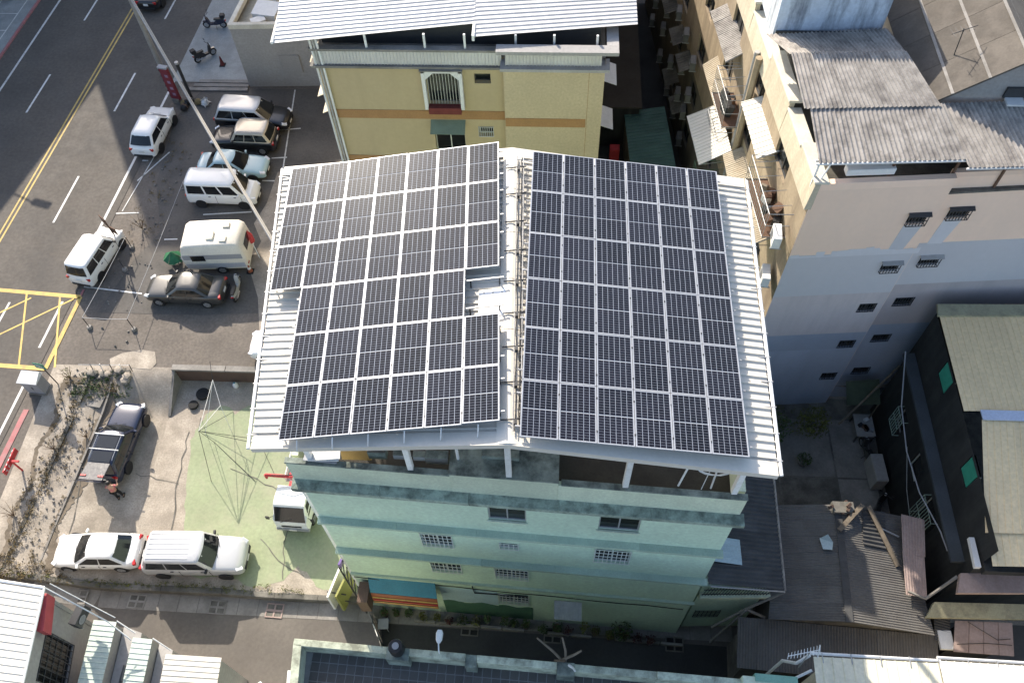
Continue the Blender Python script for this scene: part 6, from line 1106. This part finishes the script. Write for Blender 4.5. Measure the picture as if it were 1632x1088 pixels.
t = thing('steel_post', 'dark steel post beside the red sign column', 'post', (-24.75, 35.0, 0)); MB().tube([(-24.75, 35.0, 0), (-24.75, 35.0, 3.0)], .11, 8).build('post', dsteel, t); MB().tube([(-24.75, 35.0, 2.9), (-24.75, 35.0, 3.05)], .13, 8).build('cap', steel, t)
t = thing('plastic_bag', 'white plastic bag on the ground behind the red sign column', 'bag', (-23.6, 34.4, 0)); mb = MB(); leaves(mb, (-23.6, 34.4, .2), .3, 40, .18); mb.lathe([(.1, 0), (.28, .12), (.22, .3), (.05, .42)], (-23.6, 34.4, 0), 'Z', 9); mb.build('bag', whitep, t)
t = thing('rubbish_bags', 'pile of dark bags and sticks under the red sign column', 'rubbish', (-24.9, 34.2, 0))
for k in range(7): x, y = -25.1+random.random()*1.0, 33.8+random.random()*.8; MB().lathe([(.1, 0), (.26, .1), (.2, .3), (.04, .42)], (x, y, 0), 'Z', 8).build('bag', random.choice([blackp, rust, greyp, leaf_d]), t)
# street lamp across the road, its shadow falls on the lanes
sl_ = thing('street_lamp', 'street lamp on the far pavement whose shadow crosses the yellow line', 'street lamp', (-42.6, 39.0, .11)); MB().tube([(-42.6, 39.0, .1), (-42.55, 38.95, 7.5), (-41.9, 38.7, 8.8), (-39.6, 37.9, 9.05)], [.09, .07, .06, .05], 8).build('pole', steel, sl_, smooth=True)
MB().obox((-38.9, 37.75, 9.05), (1.3, .5, .14), R(-16)).build('lamp_head', greyp, sl_, bevel=.04); MB().obox((-38.9, 37.75, 8.97), (.9, .36, .03), R(-16)).build('lens', whitep, sl_)
# gazebo frame in the yard
gz = thing('gazebo_frame', 'collapsed gazebo frame of thin poles over the green painted floor', 'gazebo frame', (-16.5, 8.5, -1.1))
ap_ = (-17.05, 8.75, 1.6); F_ = [(-17.3, 9.45, -1.09), (-16.7, 11.3, -1.09), (-14.95, 9.7, -1.09), (-14.2, 9.3, -1.09), (-18.4, 10.9, -1.09)]
N2_ = (-17.2, 11.9, 1.3); N3_ = (-16.6, 10.6, .9)
for a, b, m in ((ap_, F_[0], dsteel), (ap_, F_[1], dsteel), (ap_, F_[2], dsteel), (ap_, F_[3], dsteel), (ap_, N2_, w_paint), (N2_, N3_, w_paint), (N3_, ap_, w_paint), (ap_, F_[4], dsteel), (N2_, (-17.3, 12.6, 2.0), dsteel), (F_[2], (-13.6, 7.6, -1.05), dsteel), (F_[0], (-14.6, 7.3, -1.05), dsteel), (ap_, (-16.9, 7.2, -1.09), dsteel), (N3_, (-16.5, 10.1, -1.09), w_paint), (N2_, (-17.9, 9.9, -1.09), w_paint)): MB().tube([a, b], .013, 6).build('pole', m, gz)
for i, (x, y, l) in enumerate(((-18.6, 12.3, 'black tyre lying at the foot of the retaining wall'), (-18.95, 11.6, 'smaller black tyre beside the larger one under the wall'))): t = thing('tyre', l, 'tyre', (x, y, -1.1)); r = .36-.1*i; MB().lathe([(r*.55, 0), (r, .02), (r*1.05, .1), (r, .18), (r*.55, .2)], (x, y, -1.09), 'Z', 18).build('tread', rubber, t, smooth=True); MB().lathe([(r*.5, .05), (r*.5, .06)], (x, y, -1.09), 'Z', 14).build('hollow', dsteel, t)
t = thing('plastic_jug', 'pale plastic jug at the foot of the retaining wall', 'jug', (-16.9, 12.9, -1.1)); MB().lathe([(.14, 0), (.15, .2), (.1, .3), (.04, .36)], (-16.9, 12.9, -1.09), 'Z', 10).build('jug', w_paint, t, smooth=True); MB().lathe([(.045, .36), (.045, .4)], (-16.9, 12.9, -1.09), 'Z', 8).build('cap', bluem, t)
# side of the green house: banners, lattice gate, awning, chair
bn = thing('banner_stand', 'yellow and white banner panels leaning at the left corner of the green house', 'banner', (-8.6, 1.6, -1.5))
yb_ = mat('yellow_banner', (.27, .27, .08), .6, .1, 3); MB().hexa([(-9.05, .95, -1.3), (-8.95, .95, -1.3), (-8.55, 2.2, -1.3), (-8.65, 2.2, -1.3)], [(-9.0, .95, 1.0), (-8.9, .95, 1.0), (-8.5, 2.2, 1.0), (-8.6, 2.2, 1.0)]).build('yellow_panel', yb_, bn)
MB().hexa([(-9.5, 1.0, -1.3), (-9.4, 1.0, -1.3), (-9.0, 2.6, -1.3), (-9.1, 2.6, -1.3)], [(-9.45, 1.0, .7), (-9.35, 1.0, .7), (-8.95, 2.6, .7), (-9.05, 2.6, .7)]).build('white_panel', whitep, bn)
for k in range(4): MB().obox((-8.93+.0*k, 1.3, .7-.55*k), (.03, .32, .3), R(-18)).build('lettering', dsteel, bn)
for z in (.5, -.6): MB().tube([(-9.5, 1.3, z), (-8.6, 1.2, z)], .035, 6).build('crossbar', dsteel, bn)
MB().hexa([(-9.0, 2.3, .9), (-8.9, 2.3, .9), (-8.7, 2.9, .9), (-8.8, 2.9, .9)], [(-9.0, 2.3, 1.4), (-8.9, 2.3, 1.4), (-8.7, 2.9, 1.4), (-8.8, 2.9, 1.4)]).build('purple_panel', mat('purple_panel', (.16, .10, .30), .6, .1, 3), bn)
lt = thing('lattice_gate', 'black lattice gate standing against the left wall of the green house', 'gate', (-8.0, 1.2, -1.5))
for k in range(7):
    z = -1.4+k*.9
    for a, b in (((-8.1, 1.9, z), (-7.95, .95, z+.8)), ((-8.1, 1.9, z+.8), (-7.95, .95, z))): MB().tube([a, b], .025, 5).build('lattice_bar', dsteel, lt)
for y, x in ((1.9, -8.1), (.95, -7.95)): MB().tube([(x, y, -1.5), (x, y, 5.3)], .035, 6).build('upright', dsteel, lt)
aw = thing('shop_awning', 'blue awning with orange valance at the foot of the green house', 'awning', (-5.6, .6, 1))
MB().slab([(-7.1, .78, 2.45), (-4.15, .62, 2.45), (-4.25, fy(-4.2), 2.9), (-7.2, fy(-7.2), 2.9)], .05).build('canopy', bluem, aw); MB().slab([(-7.05, .62, 1.5), (-4.15, .46, 1.5), (-4.15, .6, 2.43), (-7.08, .76, 2.43)], .04).build('valance', orange, aw)
for k in range(3): MB().slab([(-7.03, .6+.033*k, 1.66+.22*k), (-4.15, .44+.033*k, 1.66+.22*k), (-4.15, .45+.033*k, 1.71+.22*k), (-7.03, .61+.033*k, 1.71+.22*k)], .02).build('valance_stripe', redw if k % 2 else yellow_paint, aw)
MB().bx(-7.6, -7.15, .3, 1.2, 1.2, 2.6).build('end_panel', brick_m, aw)
fm_ = MB(); fm_.bx(-4.0, 3.0, .78, .80, 0, 0)   # painted mural band is built as raised panels
mu = thing('wall_mural', 'painted mural of white sky and green hills along the foot of the wall', 'mural', (-1.5, .9, -1.5))
def mur(x0, x1, z0, z1, m, n=8, amp=.0):
    mb = MB()
    for i in range(n):
        a, b = x0+(x1-x0)*i/n, x0+(x1-x0)*(i+1)/n; ta, tb = z1+amp*math.sin(i*1.1), z1+amp*math.sin((i+1)*1.1)
        mb.hexa([(a, fy(a)-.02-.004*amp*10, z0), (b, fy(b)-.02-.004*amp*10, z0), (b, fy(b)-.002, z0), (a, fy(a)-.002, z0)], [(a, fy(a)-.02-.004*amp*10, ta), (b, fy(b)-.02-.004*amp*10, tb), (b, fy(b)-.002, tb), (a, fy(a)-.002, ta)])
    mb.build('painted_panel', m, mu)
mur(-4.1, -1.55, .5, 2.5, mat('mural_sky', (.36, .47, .52), .85, .1, 1)); mur(-4.1, -1.55, -1.4, .5, mat('mural_hill', (.06, .14, .09), .85, .2, 1), 10, .18); mur(-1.55, .0, -1.4, .45, mat('mural_hill', (0, 0, 0)), 8, .12)
t = thing('grey_chair', 'grey plastic stool seat by the alley corner', 'stool', (-7.0, .35, -1.5)); MB().obox((-7.0, .35, -1.02), (.5, .5, .05), R(5)).build('seat', greyp, t, bevel=.02)
for sx in (-1, 1):
    for sy in (-1, 1): MB().tube([(-7.0+sx*.2, .35+sy*.2, -1.04), (-7.0+sx*.23, .35+sy*.23, -1.5)], .02, 5).build('leg', greyp, t)
t = thing('alley_gate', 'folded white and black gate leaf across the mouth of the alley', 'gate', (-7.1, -.6, -1.5))
for k in range(4):
    a, b = Vector((-7.75+.33*k, .85-.62*k, 0)), Vector((-7.75+.33*(k+1)-.03, .85-.62*(k+1)+.05, 0)); MB().hexa([a+Vector((0, 0, -1.5)), b+Vector((0, 0, -1.5)), b+Vector((.03, .02, -1.5)), a+Vector((.03, .02, -1.5))], [a+Vector((0, 0, -.55)), b+Vector((0, 0, -.55)), b+Vector((.03, .02, -.55)), a+Vector((.03, .02, -.55))]).build('panel', whitep if k % 2 else conc_grey, t); MB().tube([a+Vector((0, 0, -1.5)), a+Vector((0, 0, -.45))], .03, 5).build('post', dsteel, t)
# planters and pot plants along the wall
pl = thing('planter_kerb', 'low concrete planter kerb along the foot of the green wall', 'planter', (0, .5, -1.5))
for k in range(12):
    if k in (5, 8): continue
    xa, xb = -5.6+k*1.05, -5.6+(k+1)*1.05-.05; MB().hexa([(xa, fy(xa)-.62, -1.55), (xb, fy(xb)-.62, -1.55), (xb, fy(xb)-.5, -1.55), (xa, fy(xa)-.5, -1.55)], [(xa, fy(xa)-.62, -1.3), (xb, fy(xb)-.62, -1.3), (xb, fy(xb)-.5, -1.3), (xa, fy(xa)-.5, -1.3)]).build('block', conc_grey, pl, bevel=.02)
def plant(lbl, x, y, z, r, h, lm, n=70, ls=.07, pot=True, grp='pot plants along the green wall', nm='potted_plant', cat='plant'):
    t = thing(nm, lbl, cat, (x, y, z), 0, grp)
    if pot: MB().lathe([(r*.5, 0), (r*.75, .3), (r*.8, .34), (r*.68, .34), (r*.66, .28)], (x, y, z), 'Z', 12).build('pot', clay if random.random() < .7 else brick_m, t, smooth=True, sharp=30)
    mb = MB(); leaves(mb, (x, y, z+.3+h*.5), max(r*1.1, .2), n, ls, h/(2.2*r)); mb.build('foliage', lm, t)
    st = MB()
    for k in range(4): st.tube([(x, y, z+.2), (x+random.uniform(-r, r)*.6, y+random.uniform(-r, r)*.6, z+.3+h*.7)], .012, 4)
    st.build('stems', bark, t); return t
for k in range(21):
    x = -7.0+k*.62+random.uniform(-.12, .12); plant('%s pot plant from the left in the shaded row along the green wall' % ORD[k], x, fy(x)-.32-random.random()*.25, -1.5, random.uniform(.17, .27), random.uniform(.3, .9), random.choice([leaf_g, leaf_g, leaf_y, mat('red_leaves', (.07, .02, .02), .7, .3, 3)]), 80, .075)
plant('bushy green shrub in the middle of the shaded plant row', 4.1, fy(4.1)-.35, -1.5, .45, 1.2, leaf_g, 260, .08)
for x, y, r, h, l, m in ((12.0, 10.9, .9, 1.8, 'tall yellow green shrub at the back of the courtyard', leaf_g), (14.2, 11.2, .8, 1.5, 'loose leafy shrub beside the lavender wall in the courtyard', leaf_y)): plant(l, x, y, -1.1, r, h, m, 520, .1, False, None, 'shrub', 'shrub')
plant('round pot plant in the middle of the courtyard', 13.6, 9.3, -1.08, .35, .5, leaf_g, 130, .08, True, None)
t = thing('work_bench', 'pale cluttered table by the black wall in the courtyard', 'table', (16.9, 11.2, -1.1)); MB().bx(16.4, 17.35, 10.6, 11.9, -.4, -.34).build('top', greyw, t)
for x in (16.45, 17.3):
    for y in (10.65, 11.85): MB().bx(x-.03, x+.03, y-.03, y+.03, -1.1, -.4).build('leg', dsteel, t)
for k in range(7): MB().obox((16.6+random.random()*.6, 10.8+random.random()*.9, -.26), (.18, .22, .14), random.random()*3).build('item', random.choice([dsteel, rust, greyp, whitep]), t)
t = thing('fridge', 'pale cabinet lying against the black wall', 'cabinet', (17.1, 8.6, -1.1)); MB().obox((17.05, 8.7, -.5), (.6, 1.5, 1.1), R(2)).build('case', greyw, t, bevel=.03); MB().obox((17.05, 8.7, .07), (.56, 1.4, .03), R(2)).build('door', greyw, t)
t = thing('green_lean_to', 'small dark green tarp roof at the foot of the lavender wall', 'lean-to', (16.4, 12.3, -1)); MB().slab([(15.6, 11.6, 1.1), (17.3, 11.7, 1.1), (17.3, 12.9, 1.6), (15.6, 12.7, 1.6)], .03).build('tarp', mat('olive_tarp', (.06, .08, .05), .8, .3, 2), t); MB().tube([(15.3, 10.9, .3), (18.0, 13.1, 2.6)], .06, 6).build('beam', wood, t); MB().tube([(17.2, 11.7, -1.1), (17.2, 11.7, 1.1)], .04, 6).build('post', wood, t)
t = thing('garden_bed', 'low walled bed at the edge of the courtyard below the solar roof', 'garden bed', (10.5, 7.6, -1.1)); MB().bx(9.4, 11.8, 7.0, 7.2, -1.1, -.75).bx(11.6, 11.8, 7.2, 8.6, -1.1, -.75).bx(9.4, 11.6, 8.4, 8.6, -1.1, -.75).build('edging', conc_dark, t); MB().bx(9.45, 11.6, 7.2, 8.4, -1.1, -.85).build('soil', soil, t)
# weeds, rubble and dry brush
def weeds(name, lbl, spots, m, n, ls, cat='weeds'):
    mb = MB()
    for x, y, r in spots: leaves(mb, (x, y, H(x, y)+.08), r, n, ls, .5, lo=-.1)
    return stuff(mb.build(name, m), lbl, cat)
sp1 = [(-25.3+random.random()*3.0, 11.4+random.random()*1.6, random.uniform(.12, .35)) for _ in range(42)]
weeds('weeds', 'patch of green weeds at the top of the concrete ramp', sp1, leaf_g, 26, .06); weeds('dry_weeds', 'dry weeds mixed into the strip beside the road', [(-25.9+random.random()*2.0, 2+random.random()*10.4, random.uniform(.08, .24)) for _ in range(80)]+[(-25.6+KB*y+random.gauss(0, .14), y, random.uniform(.1, .28)) for y in [2+i*.1 for i in range(100)]], leaf_d, 18, .05)
weeds('edge_weeds', 'mossy weeds along the edge above the alley', [(x, 1.72+random.uniform(-.12, .15), random.uniform(.08, .2)) for x in [-26+i*.12 for i in range(125)] if random.random() < .75], leaf_y, 14, .05); weeds('corner_weeds', 'thick weeds beside the white roofed corner building', [(-26.6+random.random()*4.2, 1.5+random.random()*.8, random.uniform(.12, .3)) for _ in range(45)], leaf_d, 22, .06)
weeds('courtyard_weeds', 'low weeds at the back of the courtyard', [(10.5+random.random()*5, 11+random.random()*1.6, random.uniform(.1, .3)) for _ in range(30)], leaf_y, 16, .06); weeds('lot_weeds', 'sparse dry grass on the ground between road and parking lot', [(-25.6+random.random()*2.2, 22+random.random()*9, random.uniform(.08, .25)) for _ in range(45)], leaf_d, 14, .05)
mb = MB()
for _ in range(300):
    x, y = random.choice([(random.uniform(-25.6, -22.6), random.uniform(11.6, 13.2)), (random.uniform(-26, -23.5), random.uniform(2, 12)), (random.uniform(-25.5, -23), random.uniform(14, 30)), (random.uniform(-26, -23.8), random.uniform(2, 12))]); s = random.uniform(.02, .09); mb.obox((x, y, H(x, y)+s*.3), (s*1.5, s, s*.8), random.random()*6, random.random(), random.random())
stuff(mb.build('rubble', conc_grey), 'scattered stones and litter on the bare ground', 'rubble')
for i in range(16):
    x, y = -25.2+random.random()*2.6, 12.2+random.random()*.9; s = random.uniform(.12, .3); t = tag(MB().lathe([(s*.6, 0), (s, s*.3), (s*.8, s*.7), (s*.3, s*.85)], (x, y, H(x, y)-.02), 'Z', 6).build('stone', concrete if i % 3 else conc_dark, smooth=False), 'pale stone in the heap at the top of the ramp', 'stone', 'stones at the top of the ramp')
t = thing('inspection_cover', 'square concrete cover in the weeds by the ramp', 'cover', (-24.0, 11.3, H(-24, 11.3))); z = H(-24, 11.3); MB().obox((-24.05, 11.3, z+.03), (.85, .7, .06), R(-8)).build('slab', conc_grey, t, bevel=.01); MB().obox((-24.05, 11.3, z+.065), (.3, .05, .012), R(-8)).build('lifting_slot', dsteel, t)
def shrub(lbl, x, y, h, m=leaf_d, n=90):
    t = thing('dead_shrub', lbl, 'shrub', (x, y, H(x, y))); z = H(x, y)
    for k in range(7): a = k*.9; MB().tube([(x, y, z), (x+.25*math.cos(a)*h, y+.25*math.sin(a)*h, z+h*.6), (x+.45*math.cos(a)*h, y+.42*math.sin(a)*h, z+h*random.uniform(.8, 1.05))], [.02, .013, .006], 4).build('branch', bark, t)
    mb = MB(); leaves(mb, (x, y, z+h*.6), .35*h, n, .05, 1); mb.build('foliage', m, t)
shrub('brown dead shrub at the top of the ramp', -23.1, 11.9, 1.0); shrub('bare twig bush beside the red board sign', -25.2, 8.3, .9, leaf_d, 25); shrub('thin bare bush on the soil strip near the alley', -25.9, 4.6, .9, leaf_d, 15); shrub('straggly bush in the soil strip beside the open tailgate', -23.9, 9.2, .7, leaf_d, 30); shrub('dead twigs by the corner of the white estate van', -24.8, 23.2, 1.2, leaf_d, 30); shrub('leafy stalks on the post by the utility cabinet', -25.7, 12.5, .9, leaf_y, 80)
for i in range(5):
    x = -24.6+i*.55; tag(MB().tube([(x, 13.05, 0), (x+.05, 13.1, .6)], .025, 6).build('stake', w_paint if i % 2 else dsteel), '%s thin stake from the road in the wire fence above the ramp' % ORD[i], 'stake', 'stakes at the top of the ramp')
tag(MB().tube([(-25.2, 13.05, .55), (-22.5, 13.12, .5), (-22.3, 13.1, .58)], .012, 5).build('fence_wire', w_paint), 'pale wire strung along the top of the ramp', 'wire')
# cracks and seams in the concrete as thin dark joints
def crack(pts, w=.02):
    mb = MB()
    for (xa, ya), (xb, yb) in zip(pts, pts[1:]):
        d = Vector((xb-xa, yb-ya, 0)).normalized(); n = Vector((-d.y, d.x, 0))*w*random.uniform(.5, 1.2)
        mb.poly([(xa-n.x, ya-n.y, H(xa, ya)+.026), (xb-n.x, yb-n.y, H(xb, yb)+.026), (xb+n.x, yb+n.y, H(xb, yb)+.026), (xa+n.x, ya+n.y, H(xa, ya)+.026)])
    struct(mb.build('crack', conc_dark))
def wander(a, b, n, j): return [(a[0]+(b[0]-a[0])*i/n+random.uniform(-j, j), a[1]+(b[1]-a[1])*i/n+random.uniform(-j, j)) for i in range(n+1)]
crack(wander((-24.0, 11.0), (-22.9, 2.2), 18, .06)); crack(wander((-18.9, 10), (-18.2, 2.4), 14, .12), .03); crack(wander((-21, 7.5), (-18.5, 7.0), 6, .1)); crack(wander((-13.8, 4.2), (-11.2, 2.4), 8, .12), .025); crack(wander((-16, 8), (-12.2, 6.4), 8, .12)); crack(wander((-12.6, 6.2), (-12.2, 2.2), 8, .1), .018)
